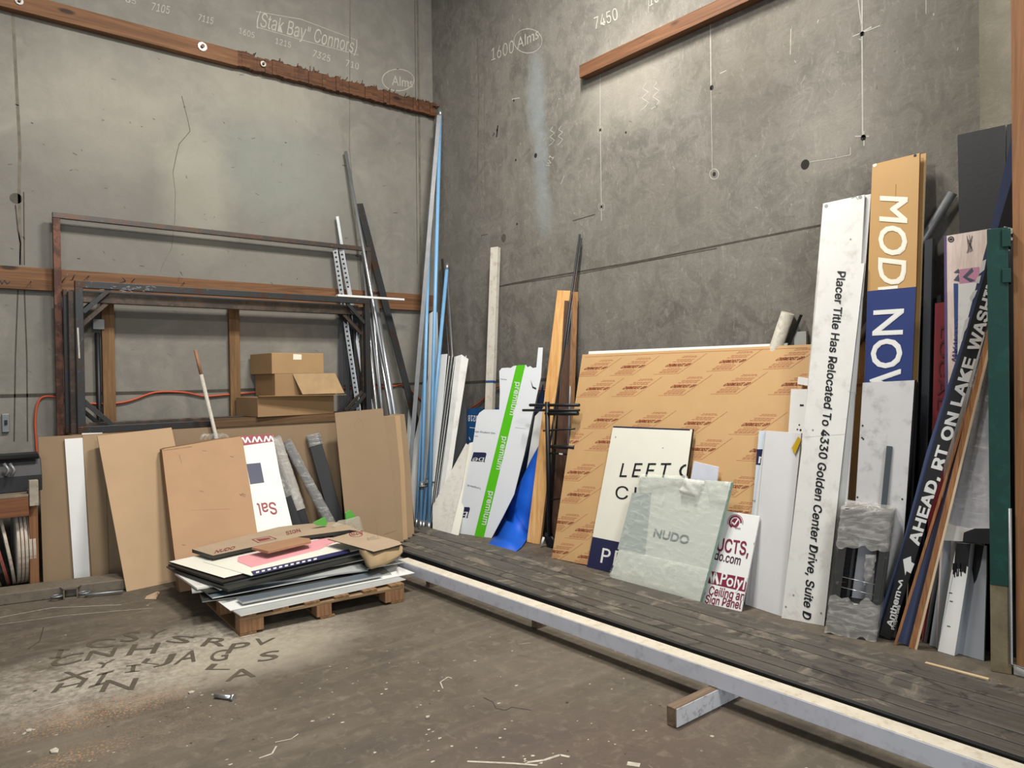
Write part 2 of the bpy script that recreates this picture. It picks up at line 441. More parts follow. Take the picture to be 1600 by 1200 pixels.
# --- floor
mb = MB(); mb.box((-9, -12, -.12), (9.3, 0, 0), (0, 12.3, 0), (0, 0, .12), FLO)
sf = Surf(mb, FLOOR)
LT = M('5c5344', .9, 0, .15, 14, 0, 'bare_floor_letter')
Z = .2625
def zf(p): return (40+p[0]*Z, 960+p[1]*Z)
for ch, a, b, c in (('I', (140, 266), (240, 262), (165, 208)), ('C', (350, 205), (520, 195), (375, 152)), ('S', (560, 166), (665, 160), (590, 106)),
                    ('Y', (700, 146), (800, 138), (745, 96)), ('N', (350, 277), (520, 250), (385, 220)), ('H', (600, 244), (770, 232), (640, 180)),
                    ('C', (140, 322), (330, 280), (165, 262)), ('X', (180, 400), (370, 388), (225, 345)), ('H', (150, 470), (330, 430), (200, 415)),
                    ('I', (370, 440), (470, 415), (430, 355)), ('N', (440, 462), (640, 448), (480, 392)), ('Y', (400, 330), (510, 305), (430, 290)),
                    ('L', (690, 290), (790, 300), (720, 262)), ('J', (770, 300), (870, 280), (800, 250)), ('A', (880, 300), (1010, 280), (930, 225)),
                    ('R', (1040, 190), (1180, 190), (1090, 140)), ('S', (830, 165), (960, 175), (890, 125)), ('P', (1190, 235), (1310, 220), (1230, 175)),
                    ('G', (1090, 285), (1200, 270), (1110, 220)), ('A', (1190, 400), (1370, 370), (1200, 340)), ('V', (1340, 185), (1460, 180), (1370, 145)),
                    ('S', (1380, 285), (1500, 265), (1400, 230)), ('L', (1070, 330), (1210, 330), (1110, 295)), ('I', (590, 350), (680, 340), (600, 305))):
    if ch == 'I':
        A_, B_, C_ = Vector(zf(a)), Vector(zf(b)), Vector(zf(c)); q_ = lambda x, y: tuple(A_+(B_-A_)*x+(C_-A_)*y)
        for x0, x1, y0, y1 in ((0, 1, 0, .16), (0, 1, .84, 1), (.34, .66, .1, .9)): sf.poly([q_(x0, y0), q_(x1, y0), q_(x1, y1), q_(x0, y1)], LT, .0006)
    else: sf.text(ch, zf(a), zf(b), zf(c), LT, .02, .0006)
DUST = M('cfc7b4', .95, 0, .2, 30, 0, 'dust_scratch')
CRK = M('4a4136', .95, 0, .2, 30, 0, 'floor_crack')
for px, w_, m in (([(52, 1113), (75, 1107), (100, 1100)], .006, DUST), ([(405, 1185), (425, 1178), (432, 1166)], .008, DUST), ([(430, 1160), (455, 1155), (466, 1147)], .006, DUST),
                  ([(36, 1148), (45, 1141), (55, 1140)], .012, DUST), ([(692, 1076), (688, 1066), (700, 1058), (706, 1060)], .006, DUST),
                  ([(755, 1090), (770, 1097), (775, 1107), (790, 1110), (800, 1105), (830, 1110)], .004, CRK), ([(68, 980), (62, 1002), (44, 1014)], .006, CRK),
                  ([(0, 965), (80, 950), (190, 945)], .008, DUST), ([(0, 976), (100, 962), (240, 950)], .006, DUST), ([(820, 1192), (850, 1188), (875, 1180), (890, 1183)], .014, DUST),
                  ([(730, 1190), (800, 1193), (840, 1196)], .012, DUST), ([(980, 1193), (1000, 1196)], .03, DUST)):
    sf.line(px, w_, m)
for i in range(130):
    u = R_.uniform(20, 1050); v = R_.uniform(1010, 1198)
    if u > 1000 and v < 1080: continue
    c = sf.uv(fl(u, v)); r = R_.choice((.004, .005, .006, .009)); k = R_.uniform(0, 3)
    pts = [(c[0]+math.cos(k+a*1.256)*r*R_.uniform(.6, 1.6), c[1]+math.sin(k+a*1.256)*r*R_.uniform(.5, 1.2)) for a in range(5)]
    sf.put(pts, DUST if R_.random() < .85 else CRK, .0012)
struct(mb.build('floor', origin=Vector((0, 0, 0))))

# --- left wall
mb = MB(); mb.box((-9, 0, 0), (9.3, 0, 0), (0, .3, 0), (0, 0, 8.0), CWL)
s = Surf(mb, WL)
for px, w_, m in (([(19, 0), (24, 100), (31, 230), (30, 300), (31, 350), (33, 414)], .022, SEAML), ([(24, 320), (28, 360), (32, 380), (31, 414)], .010, SEAM), ([(37, 300), (38, 414)], .008, SEAM),
                  ([(28, 452), (24, 560), (22, 690)], .01, SEAM), ([(38, 452), (42, 560), (43, 690)], .01, SEAM),
                  ([(547, 0), (546, 232), (552, 300), (562, 460)], .010, SEAML), ([(652, 0), (655, 200), (657, 412), (660, 600)], .028, SEAML), ([(648, 0), (652, 412)], .006, SEAM),
                  ([(0, 619), (120, 616), (300, 612), (480, 606), (686, 598)], .030, SEAM),
                  ([(284, 150), (294, 190), (297, 205), (280, 225), (275, 245), (270, 270), (274, 300), (273, 345), (268, 388), (255, 412), (250, 425)], .005, SEAML),
                  ([(284, 150), (294, 190), (297, 205), (280, 225), (275, 245), (270, 270)], .002, SEAM)):
    s.line(px, w_, m)
def disc(s, u, v, r, m, ecc=1.0, off=.0012):
    c = s.uv(s.pl.at(u, v)); s.put([(c[0]+math.cos(a*math.pi/6)*r, c[1]+math.sin(a*math.pi/6)*r*ecc) for a in range(12)], m, off)
disc(s, 25, 310, .045, M('5f5a50', .95, 0, .2, 20, 0, 'plugged_hole')); disc(s, 604, 163, .012, HOLE); disc(s, 90, 595, .02, SEAM)
for st, a, b, c in (('85', (196, 3), (212, 7), (197, -6)), ('7105', (236, 16), (264, 22), (238, 4)), ('7115', (309, 32), (332, 38), (311, 22)), ('1605', (373, 52), (397, 60), (374, 43)),
                    ('(Stak Bay" Connors)', (400, 40), (556, 84), (404, 18)), ('1215', (430, 68), (454, 75), (431, 59)), ('7325', (488, 88), (515, 97), (490, 78)), ('710', (540, 103), (560, 109), (541, 93)),
                    ('Alms', (612, 133), (645, 137), (612, 118))):
    s.text(st, a, b, c, FAINT, -.018, .002)
def ring(s, u, v, ru, rv, w_, m):
    s.line([(u+math.cos(a*math.pi/10)*ru, v+math.sin(a*math.pi/10)*rv) for a in range(21)], w_, m)
ring(s, 622, 125, 25, 17, .010, FAINT)
s.line([(400, 18), (470, 30), (555, 62)], .006, FAINT); s.line([(400, 42), (470, 62), (560, 86)], .006, FAINT)
for i in range(90):
    u = R_.uniform(5, 640); v = R_.uniform(70, 600)
    s.line([(u, v), (u+R_.uniform(1, 7), v+R_.uniform(-2, 5))], R_.choice((.003, .005, .008)), R_.choice((SEAML, SEAML, SEAM)))
struct(mb.build('wall_left', origin=Vector((0, 0, 0))))

# --- right wall
mb = MB(); mb.box((0, -12, 0), (.3, 0, 0), (0, 12, 0), (0, 0, 8.0), CWR)
s = Surf(mb, WR)
for px, w_, m in (([(779, 448), (800, 443), (850, 434), (920, 422), (1000, 408), (1090, 390), (1180, 372), (1282, 352)], .014, SEAM), ([(790, 446), (900, 429), (1000, 410), (1120, 388)], .006, SEAM),
                  ([(895, 345), (930, 335)], .008, SEAM), ([(752, 368), (762, 366)], .006, SEAM),
                  ([(694, 600), (760, 596), (860, 593), (900, 591)], .030, SEAM),
                  ([(938, 112), (938, 190), (940, 345)], .007, CHALK), ([(1110, 35), (1111, 140)], .007, CHALK), ([(1111, 140), (1113, 270)], .004, FAINT),
                  ([(1347, 0), (1347, 55), (1348, 215)], .009, CHALK), ([(1341, 0), (1346, 40)], .006, CHALK), ([(1332, 57), (1375, 40)], .006, CHALK), ([(1347, 50), (1362, 42)], .008, CHALK), ([(1336, 213), (1358, 213)], .008, CHALK), ([(1350, 205), (1350, 228)], .006, CHALK),
                  ([(1447, 0), (1447, 22)], .005, FAINT), ([(1236, 45), (1235, 85)], .005, FAINT), ([(1329, 230), (1329, 242), (1300, 248), (1265, 253)], .005, FAINT), ([(800, 155), (812, 153)], .01, CHALK),
                  ([(1014, 0), (1013, 20)], .005, FAINT), ([(1125, 115), (1135, 110)], .006, CHALK), ([(876, 288), (882, 275)], .007, CHALK),
                  ([(746, 60), (748, 140), (746, 300)], .02, SEAML), ([(756, 60), (758, 330)], .01, SEAML), ([(1533, 0), (1537, 198)], .012, SEAML)):
    s.line(px, w_, m)
for x0, y0, k in ((1004, 130, 1.15), (1021, 128, 1.15), (860, 198, .8), (873, 197, .8)):
    s.line([(x0+dx*k, y0+dy*k) for dx, dy in ((5, 0), (0, 7), (8, 12), (-1, 20), (8, 26), (3, 33), (-3, 37))], .006, CHALK)
s.text('7450', (930, 46), (966, 30), (928, 28), CHALK, -.015, .002); s.text('10', (1015, 10), (1030, 2), (1015, -4), CHALK, -.015, .002)
s.text('1600', (768, 95), (803, 82), (768, 76), FAINT, -.015, .002); s.text('Alms', (808, 78), (842, 60), (808, 60), FAINT, -.015, .002); ring(s, 825, 64, 22, 19, .008, FAINT)
s.text('w1', (858, 262), (866, 245), (852, 258), FAINT, -.018, .002)
for u, v, r in ((837, 243, .022), (787, 372, .040), (1258, 257, .032), (938, 203, .012), (940, 323, .012), (1112, 137, .018), (1116, 272, .015), (1347, 53, .015), (1349, 215, .018), (777, 203, .012), (803, 157, .012), (806, 250, .012), (808, 350, .012), (978, 207, .01)):
    disc(s, u, v, r, HOLE if r != .040 else M('5d574e', .95, 0, .2, 20, 0, 'plugged_hole2'), 1.1)
ring(s, 1116, 272, 7, 8, .006, CHALK); ring(s, 940, 323, 5, 6, .004, CHALK); ring(s, 938, 203, 4, 6, .004, CHALK)
s.line([(778, 196), (776, 214)], .02, HOLE); s.line([(773, 208), (770, 212)], .01, HOLE)
for i in range(80):
    u = R_.uniform(700, 1500); v = R_.uniform(20, 380)
    s.line([(u, v), (u+R_.uniform(-3, 5), v+R_.uniform(-6, 6))], R_.choice((.003, .004, .006)), R_.choice((SEAML, FAINT, SEAML)))
struct(mb.build('wall_right', origin=Vector((0, 0, 0))))
# pilaster where the right wall steps out
q = onx(1537, 200); mb = MB(); mb.box((-.06, -12, 0), (.06, 0, 0), (0, 12+q.y, 0), (0, 0, 8.0), concrete_wall('concrete_pilaster', '8a8574', '6f6a5b', 'a39d8a', False))
struct(mb.build('trim_1'))

# --- timber rails bolted to the walls
RAIL = wood('57391f', '845b3a', 0, 4, grey=None, name='rail_timber'); RAILD = wood('38200f', '704729', 0, 6, name='splintered_timber', bump=.9)
RAILY = wood('54341e', '7d5537', 1, 4, name='rail_timber_y')
STEELB = M('8b8a86', .4, .8, .1, 20, 0, 'bolt_steel')
a = ony(0, 9, -.09); b = ony(682, 181.5, -.09); c = ony(57, 0, -.09); z0 = (a.z+b.z)/2; hgt = .15
x380 = ony(372, 96, -.09).x
r = thing('timber_rail', (-4, -.05, z0), 'long reddish timber rail bolted high across the left wall, splintered towards the corner', 'rail')
mb = MB(); mb.box((-6.5, -.09, z0), (x380+6.5, 0, 0), (0, .088, 0), (0, 0, hgt), RAIL); mb.build('sound_length', r, .004)
mb = MB()
n = 60; L0 = x380; L1 = -.02
for i in range(n):
    xa = L0+(L1-L0)*i/n; xb = L0+(L1-L0)*(i+1)/n; j = R_.uniform(-.008, .008)
    mb.box((xa, -.085+j, z0+R_.uniform(0, .012)), (xb-xa, 0, 0), (0, .083-j, 0), (0, 0, hgt-.012+R_.uniform(-.012, .016)), RAILD)
for i in range(34):
    x = R_.uniform(L0, L1); mb.tube([(x, -.05, z0+hgt-.01), (x+R_.uniform(-.03, .03), -.07, z0+hgt+R_.uniform(.01, .05))], .005, RAILD, 5)
o = mb.build('splintered_length', r); o['label'] = 'splintered darker length'
for u, v, rr in ((316, 73, .042), (411, 100, .028), (30, 2, .03)):
    p = ony(u, v, -.092); mb = MB(); mb.tube([p+Vector((0, .002, 0)), p+Vector((0, -.008, 0))], rr, STEELB, 20); mb.tube([p, p+Vector((0, -.03, 0))], rr*.4, RUSTED, 8); mb.build('bolt', r)
za = ony(0, 450, -.06).z; zb = ony(0, 414, -.06).z
r = thing('timber_rail', (-4, -.05, za), 'orange-brown timber rail at mid height on the left wall, running behind the steel frames', 'rail')
mb = MB(); mb.box((-6.5, -.05, za), (6.45, 0, 0), (0, .049, 0), (0, 0, zb-za), RAIL)
s = Surf(mb, Plane((0, -.05, 0), (0, -1, 0)))
s.line([(0, 438), (3, 444), (7, 438), (11, 444), (16, 440)], .008, INK)
mb.build('board', r, .003)
for u, v, du, dv in ((106, 428, -10, 14), (117, 428, -4, 9), (50, 439, -1, 0), (191, 433, 5, 6), (212, 434, -6, 6), (286, 441, 2, 0), (285, 430, -3, -5), (136, 431, 3, 0)):
    mb = MB(); mb.tube([ony(u+du, v+dv, -.055), ony(u, v, -.11)], .004, STEELB, 6); mb.build('nail', r)
za, zb = onx(905, 118, -.09).z-.02, onx(904, 101, -.09).z+.02; ya = onx(905, 110, -.09).y
za = onx(907, 121, -.09).z; zb = za+.115
r = thing('timber_rail', (-.05, ya, za), 'orange-brown timber rail high on the right wall with a square cut end', 'rail')
mb = MB(); mb.box((-.09, -7.5, za), (.089, 0, 0), (0, 7.5+ya, 0), (0, 0, zb-za), RAILY); mb.build('board', r, .003)
mb = MB(); p = ony(694, 166, -.16); mb.tube([p, p+Vector((-.12, .06, .0))], .012, RUSTED, 8); mb.tube([p, p+Vector((.03, 0, .05))], .010, RUSTED, 8)
tag(mb.build('rusty_bracket'), 'small rusty bracket rod sticking out of the corner beside the high left rail', 'bracket')
# ================================================================== LEFT SIDE
# studs under the mid rail
STUD = wood('5a3f26', '8a6840', 2, 5, name='stud')
for (u0, v0, u1, v1, lab) in ((168, 452, 178, 650, 'weathered timber stud against the left wall, seen through the left end of the steel frames'),
                              (366, 480, 368, 620, 'weathered timber stud against the left wall, just left of the stacked cartons')):
    xa = ony(u0, v0, -.06).x
    bar('timber_stud', lab, 'timber', Vector((xa, -.055, 0)), Vector((xa, -.055, 2.33)), .10, .05, STUD, face=Vector((0, -1, 0)), bevel=.003)
r = thing('conduit_box', ony(153, 560, -.05), 'small galvanised electrical box on a black conduit by the left timber stud', 'electrical box')
c = ony(153, 507, -.03)
mb = MB(); mb.box(c+Vector((-.045, -.04, -.045)), (.09, 0, 0), (0, .05, 0), (0, 0, .09), GREYM); mb.build('box', r, .003)
mb = MB(); mb.tube([ony(152, 520, -.03), Vector((ony(156, 650, -.03).x, -.03, .4))], .02, BLACK); mb.build('conduit', r)
r = thing('wall_switch', ony(6, 675, -.02), 'small metal switch plate low on the left wall above the workbench', 'switch')
mb = MB(); a = ony(3, 647, -.03); mb.box(a+Vector((0, 0, -.15)), (.05, 0, 0), (0, .028, 0), (0, 0, .15), GREYM); mb.build('plate', r, .003)
mb = MB(); mb.box(a+Vector((.015, -.012, -.09)), (.02, 0, 0), (0, .012, 0), (0, 0, .04), BLACK); mb.build('toggle', r, .002)

# rack that carries the steel frames
RK = wood('4c3722', '6f5233', 0, 5, name='rack_timber')
r = thing('timber_rack', (-2.4, -.3, 0), 'low timber rack behind the leaning cardboard that carries the steel frames', 'rack')
ztop = 1.13
mb = MB(); mb.box((-3.85, -.40, ztop-.04), (3.05, 0, 0), (0, .30, 0), (0, 0, .04), RK); mb.build('shelf', r, .003)
for x in (-3.8, -2.4, -.95):
    for y in (-.39, -.17):
        mb = MB(); mb.box((x, y, 0), (.07, 0, 0), (0, .05, 0), (0, 0, ztop-.041), RK); mb.build('leg', r, .003)

def frame(name, label, TL, TR, z0, z1, y, w, d, m, gusset=True, brace=False, group=None, scrape=False):
    xa, xb = TL.x, TR.x
    r = thing(name, ((xa+xb)/2, y, z0), label, 'steel frame', group)
    def B(n, o, a, b, c, mm=m):
        mb = MB(); mb.box(o, a, b, c, mm)
        if scrape and n == 'top_rail':
            s = Surf(mb, Plane((0, y, 0), (0, -1, 0)))
            for i in range(26):
                u = 180+R_.gauss(20, 22); v = 452+R_.uniform(-5, 4); s.line([(u, v), (u+R_.uniform(2, 8), v+R_.uniform(-1, 2))], .004, GREYM)
        if scrape and n == 'post' and o[0] < -3:
            s = Surf(mb, Plane((0, y, 0), (0, -1, 0))); s.line([(121.5, 512), (123, 540), (124, 560)], .012, FAINT)
        return mb.build(n, r, .003)
    B('top_rail', (xa, y, z1-w), (xb-xa, 0, 0), (0, d, 0), (0, 0, w))
    B('bottom_rail', (xa, y, z0), (xb-xa, 0, 0), (0, d, 0), (0, 0, w))
    B('post', (xa, y, z0+w), (w, 0, 0), (0, d, 0), (0, 0, z1-z0-2*w))
    B('post', (xb-w, y, z0+w), (w, 0, 0), (0, d, 0), (0, 0, z1-z0-2*w))
    if gusset:
        for sx in (0, 1):
            for sz in (1, 0):
                mb = MB(); g = .2
                X = (xa+w) if not sx else (xb-w); dx = 1 if not sx else -1; Zc = (z1-w) if sz else (z0+w); dz = -1 if sz else 1
                P0 = Vector((X, y+.012, Zc+dz*g)); P1 = Vector((X+dx*g, y+.012, Zc)); stick(mb, P0, P1, .035, .02, m, Vector((0, -1, 0)))
                mb.build('gusset', r, .001)
    return r
f1 = frame('steel_frame', 'rectangular dark steel frame, front one of the nested frames, with gusset corners', ony(117, 440, -.36), ony(578, 463, -.36), ztop+.001, 2.40, -.36, .058, .05, STEEL, scrape=True)
f2 = frame('steel_frame', 'rectangular dark steel frame in the middle of the nested frames, brownish inner top rail', ony(106, 436, -.28), ony(576, 475, -.28), ztop+.001, 2.315, -.285, .085, .07, rusty('484039', '5c4e44', .5, .45, .5, 'brown_steel'))
f3 = frame('steel_frame', 'rectangular dark steel frame nearest the left wall among the nested frames', ony(98, 436, -.20), ony(560, 475, -.20), ztop+.001, 2.34, -.20, .058, .05, STEEL)
# tall rusted frame standing on the floor
A = ony(82, 331, -.135)
B = ony(580, 392, -.135)
r = thing('sign_frame', ((A.x+B.x)/2, -.14, 0), 'tall rusty tube frame standing against the left wall, reaching above all the other frames', 'steel frame')
RB = rusty('4a4542', '5a463a', .5, .4, .4, 'worn_tube'); RP = rusty('45291e', '6b4432', .5, .55, .3, 'rust_red_tube')
mb = MB(); mb.box((A.x, -.135, A.z-.045), (B.x-A.x, 0, 0), (0, .045, 0), (0, 0, .045), RB); mb.build('top_rail', r, .003)
mb = MB(); mb.box((A.x, -.135, 0), (.055, 0, 0), (0, .045, 0), (0, 0, A.z-.046), RP); mb.build('post', r, .003)
mb = MB(); mb.box((B.x-.05, -.135, 0), (.05, 0, 0), (0, .045, 0), (0, 0, A.z-.046), RB); mb.build('post', r, .003)
mb = MB(); mb.box((A.x+.056, -.135, .05), (B.x-A.x-.11, 0, 0), (0, .045, 0), (0, 0, .045), RB); mb.build('bottom_rail', r, .003)

# orange extension cord along both walls
CORD = M('c4522e', .5, 0, .05, 10, 0, 'orange_cord')
mb = MB()
def spline(P, k=6):
    out = []
    for i in range(len(P)-1):
        a = P[max(i-1, 0)]; b = P[i]; c = P[i+1]; d = P[min(i+2, len(P)-1)]
        for j in range(k):
            t = j/k; out.append(.5*((2*b)+(c-a)*t+(2*a-5*b+4*c-d)*t*t+(3*b-a-3*c+d)*t**3))
    return out+[P[-1]]
P = [ony(u, v, -.02) for u, v in ((59, 720), (57, 697), (55, 657), (59, 630), (70, 619.5), (97, 622), (133, 630), (180, 630), (207, 625), (243, 613), (287, 613), (320, 619), (350, 617), (400, 613), (460, 608), (540, 606), (610, 604), (630, 602), (655, 622), (672, 640))]
P += [onx(u, v, -.02) for u, v in ((700, 650), (716, 645), (735, 638), (752, 627), (768, 612), (785, 603), (850, 610), (880, 606))]
mb.tube(spline(P, 4), .009, CORD, 8)
tag(mb.build('extension_cord'), 'orange extension cord draped along the left wall and round the corner', 'cord')

# cartons on the frames
def carton(name, label, A, B, dep, h, z, mat, parts, group=None, tape=None):
    """open-eyed carton: front bottom edge A->B, depth away"""
    A = Vector((A.x, A.y, z)); B = Vector((B.x, B.y, z)); ax = (B-A); n = Vector((-ax.y, ax.x, 0)).normalized()
    if n.dot(CAM-A) > 0: n = -n
    r = thing(name, (A+B)/2+n*dep/2, label, 'box', group)
    mb = MB(); mb.box(A, ax, n*dep, Vector((0, 0, h)), mat)
    pl = plane3(A, B, A+Vector((0, 0, 1))); s = Surf(mb, pl)
    if tape: tape(s)
    mb.build('body', r, .004)
    parts(r, A, ax, n, h)
    return r
FLUTE = M('ab8e68', .9, 0, .1, 10, .1, 'carton_flap'); CART = M('9c7d58', .85, 0, .06, 4, .08, 'carton_brown'); LBL = M('e9e4d2', .6, 0, .02, 5, 0, 'paper_label')
def flap(r, P, m, t=.004):
    mb = MB(); n = (P[1]-P[0]).cross(P[2]-P[0]).normalized(); mb.prism(P, -n*t, m); mb.build('flap', r)
zt = ztop+.06
yb = -.50
def bx1(r, A, ax, n, h):
    t = Vector((0, 0, h))
    flap(r, [A+t, A+ax+t, A+ax*1.06+t-n*.16+Vector((0, 0, .0)), A-ax*.02+t-n*.06+Vector((0, 0, .01))], FLUTE)
a = ony(402, 652, yb); b = ony(519, 641, yb)
dep = .36
h1 = ony(402, 625, yb).z-a.z+.02
zc = ony(403, 652, -.56).z
mb = MB(); mb.box((-2.75, -.52, ztop+.002), (1.35, 0, 0), (0, .145, 0), (0, 0, zc-ztop-.004), RK)
tag(mb.build('support_block'), 'rough timber block carrying the stacked cartons in front of the frames', 'timber')
def mark1(s): pass
A1 = Vector((a.x, yb-.005, 0)); B1 = Vector((b.x, yb+.05, 0))
A1 = ony(403, 652, -.56); B1 = ony(522, 641, -.50)
c1 = carton('cardboard_box', 'wide flat cardboard box with a torn front flap, bottom of the three stacked cartons', A1, B1, .48, .185, zc, CART, bx1)
def bx2(r, A, ax, n, h):
    t = Vector((0, 0, h)); flap(r, [A+ax*.28+t, A+ax*1.0+t, A+ax*1.07+Vector((0, 0, .015))-n*.10, A+ax*.36+Vector((0, 0, .015))-n*.10], FLUTE)
def mk2(s): s.text('o  A...', (470, 612), (500, 612), (470, 606), INK, 0, .02)
c2 = carton('cardboard_box', 'cardboard box with a hanging front flap, middle of the three stacked cartons', ony(430, 620, -.53), ony(524, 612, -.50), .45, .215, zc+.186, CART, bx2)
def mk3(s):
    s.poly([(458, 553), (471, 554), (471, 562), (458, 562)], LBL, .002)
def bx3(r, A, ax, n, h): pass
c3 = carton('cardboard_box', 'closed cardboard box with a small white label, top of the three stacked cartons', ony(425, 583, -.53), ony(506, 580, -.50), .49, .20, zc+.186+.216, M('a98860', .85, 0, .06, 4, .08, 'carton_tan'), bx3, tape=mk3)

# ---------------- leaning cardboard and sheets, back to front
def card(label, A, B, T, px, t=.012, front=KRAFT, side=KRAFTE, marks=None, name='cardboard_sheet', cat='cardboard', group=None):
    return panel(name, label, cat, plane3(A, B, T), px, t, front, side, None, marks, group)
A = Vector((-4.3, -.66, 0)); B = Vector((-2.0, -.66, 0))
pl_back = plane3(A, B, Vector((-3, -.50, 1.16)))
P1 = pl_back
panel('cardboard_sheet', 'brown cardboard sheet at the far left of the leaning row, behind the white strip', 'cardboard', pl_back.push(.012), [(60, 683), (167, 677), (172, 903), (68, 915)], .01, KRAFT, KRAFTE)
panel('cardboard_sheet', 'long brown cardboard sheet at the back of the row, just under the steel frames', 'cardboard', pl_back, [(160, 678), (385, 664), (525, 647), (540, 868), (175, 905)], .01, KRAFT, KRAFTE)
panel('white_strip_board', 'narrow bright white panel strip leaning on the cardboard at the left', 'panel', pl_back.push(.035), [(101, 686), (129, 684), (141, 905), (116, 909)], .012, WHITE, WHITE)
panel('cardboard_sheet', 'creased brown cardboard sheet just right of the white strip', 'cardboard', pl_back.push(.023), [(129, 680), (270, 672), (270, 895), (144, 906)], .008, M('a68d6e', .85, 0, .06, 3, .05, 'kraft_shade'), KRAFTE,
      marks=lambda s, c: (c.line([(163, 680), (171, 905)], .006, KRAFTE)))
panel('white_strip_board', 'thin white panel showing only its top edge behind the brown sheets at the left', 'panel', pl_back.push(-.03), [(128, 677), (160, 676), (160, 890), (140, 892)], .008, WHITE, WHITE)
A = fl(198, 925); B = fl(287, 906); T = pl_back.at(210, 674, .085)
panel('cardboard_sheet', 'tilted light brown cardboard sheet standing forward between the white strip and the thick carton', 'cardboard', plane3(A, B, T), [(152, 681), (268, 668), (275, 700), (310, 901), (198, 925)], .010, M('b09372', .85, 0, .04, 3, .05, 'kraft_light'), KRAFTE)
# thick flat carton
A = fl(281, 926); B = fl(416, 902); T = pl_back.at(378, 683, .24)
plc = plane3(A, B, T)
def carton_marks(s, c):
    c.line([(254, 704), (262, 703), (300, 698)], .006, KRAFTE)
    for u, v in ((316, 704), (359, 713), (312, 767), (378, 772), (284, 851)): c.line([(u, v), (u+6, v+1)], .006, KRAFTE)
    c.line([(374, 772), (383, 776)], .006, KRAFTE); c.line([(376, 775), (380, 770)], .004, KRAFTE); c.line([(300, 797), (360, 795)], .004, M('b08a60', .85)); c.line([(280, 710), (284, 725)], .004, KRAFTE)
panel('flat_carton', 'thick flat closed cardboard carton with battered corners leaning behind the loaded pallet', 'box', plc, [(253, 703), (258, 701), (300, 694), (338, 687), (375, 682), (379, 686), (403, 838), (414, 903), (281, 926), (272, 862)], .085, KRAFT2, M('8d6a48', .9, 0, .15, 12, .2, 'carton_side'), marks=carton_marks)
# stick behind it with crumpled plastic
A0, T0 = lean((305, 547), (337, 680), 'y', .62, .95)
T0 = ony(305, 547, -.46); L0 = ony(338, 684, -.56)
d = (L0-T0).normalized(); base = T0+d*((T0.z)/-d.z)
r = thing('white_pole', base, 'thin peeling white pole leaning up behind the thick carton', 'pole')
mb = MB(); mb.tube([base, T0+(base-T0)*.12], .017, M('c9c2b4', .6, 0, .1, 30, .1, 'peeling_white', '8a6a54'), 10); mb.build('shaft', r)
mb = MB(); mb.tube([T0+(base-T0)*.12, T0], .015, M('9a6f52', .7, 0, .1, 20, 0, 'bare_tip'), 10); o = mb.build('tip', r); o['label'] = 'bare brown tip'
mb = MB()
for i in range(5):
    c = plc.at(322+i*7, 686, -.05); mb.tube([c+Vector((-.05, 0, 0)), c+Vector((-.02, -.01, .035+R_.uniform(0, .02))), c+Vector((.02, .0, .03)), c+Vector((.05, 0, 0))], .014, film('bag', .3), 7)
tag(mb.build('plastic_scrap'), 'crumpled clear plastic on top of the thick carton at the foot of the white pole', 'plastic')
# white sign with maroon band
MAR = M('8c2436', .5, 0, .03, 4, 0, 'maroon'); DNAVY = M('2a2c4c', .5, 0, .03, 4, 0, 'dark_navy')
A = fl(420, 893); B = fl(470, 885); pls = plane3(A, B, pl_back.at(400, 682, .17))
def salm(s, c):
    c.poly([(372, 682), (426, 678), (427, 690), (376, 697)], MAR)
    c.text('www', (427, 681), (374, 684), (429, 693), WHITE, .02, cap=.75)
    c.poly([(385, 725), (407, 723), (413, 754), (391, 757)], DNAVY)
    c.text('Sal', (430, 785), (401, 787), (434, 803), MAR, .025)
panel('salvaged_sign', 'upside-down cream sign with maroon top band, navy square and letters Sal', 'sign', pls, [(372, 682), (426, 678), (437, 740), (472, 884), (418, 893), (403, 838)], .01, CREAM, WHITE, marks=salm)
# wrapped black channels
FILM = film('bubble_wrap', .50, 'cfcdc8')
def wrapped(label, top, low, yo, yb_, w, wraps, d=.07):
    T = pl_back.at(top[0], top[1], yo); Lw = ony(low[0], low[1], T.y-yb_)
    dd = (Lw-T).normalized(); base = T+dd*(T.z/-dd.z)
    base = base + (T-base).normalized()*.02
    r = thing('black_channel', base, label, 'channel')
    mb = MB(); stick(mb, base, T, w, d, BLACK); mb.build('channel', r, .004)
    for f0, f1, k in wraps:
        mb = MB(); n = 26; t = (base-T).normalized(); v = CAM-T; a = t.cross(v).normalized(); b = t.cross(a).normalized()
        if b.dot(v) > 0: b = -b
        seg = 14; Ln = (base-T).length; vs = []
        for i in range(n+1):
            f = f0+(f1-f0)*i/n; c = T+t*Ln*f+b*d/2
            for j in range(seg):
                an = 2*math.pi*j/seg; rx = math.cos(an); ry = math.sin(an); m_ = max(abs(rx), abs(ry))
                q = noise.noise(Vector((i*.9, j*.7, k*3.1)))*.010
                vs.append(c+a*(rx/m_*.5*(w+.02)+rx*q)*(.92 if m_ < .8 else 1)+b*(ry/m_*.5*(d+.02)+ry*q))
        fs = [(i*seg+j, i*seg+(j+1) % seg, (i+1)*seg+(j+1) % seg, (i+1)*seg+j) for i in range(n) for j in range(seg)]
        fs.append(tuple(range(seg))) if f0 <= 0 else None
        mb.mesh(vs, fs, FILM if k != 2 else film('white_foam_wrap', .75, 'd9d2c8'), True); mb.build('plastic_wrap', r)
    return r
wrapped('black channel with grey bubble wrap on its upper half, beside the upside-down sign', (414, 688), (462, 818), .18, .30, .095, [(-.01, .52, 0)])
wrapped('black channel mostly covered in whitish foam, second of the wrapped pieces', (430, 684), (475, 816), .15, .26, .085, [(-.01, .66, 2)])
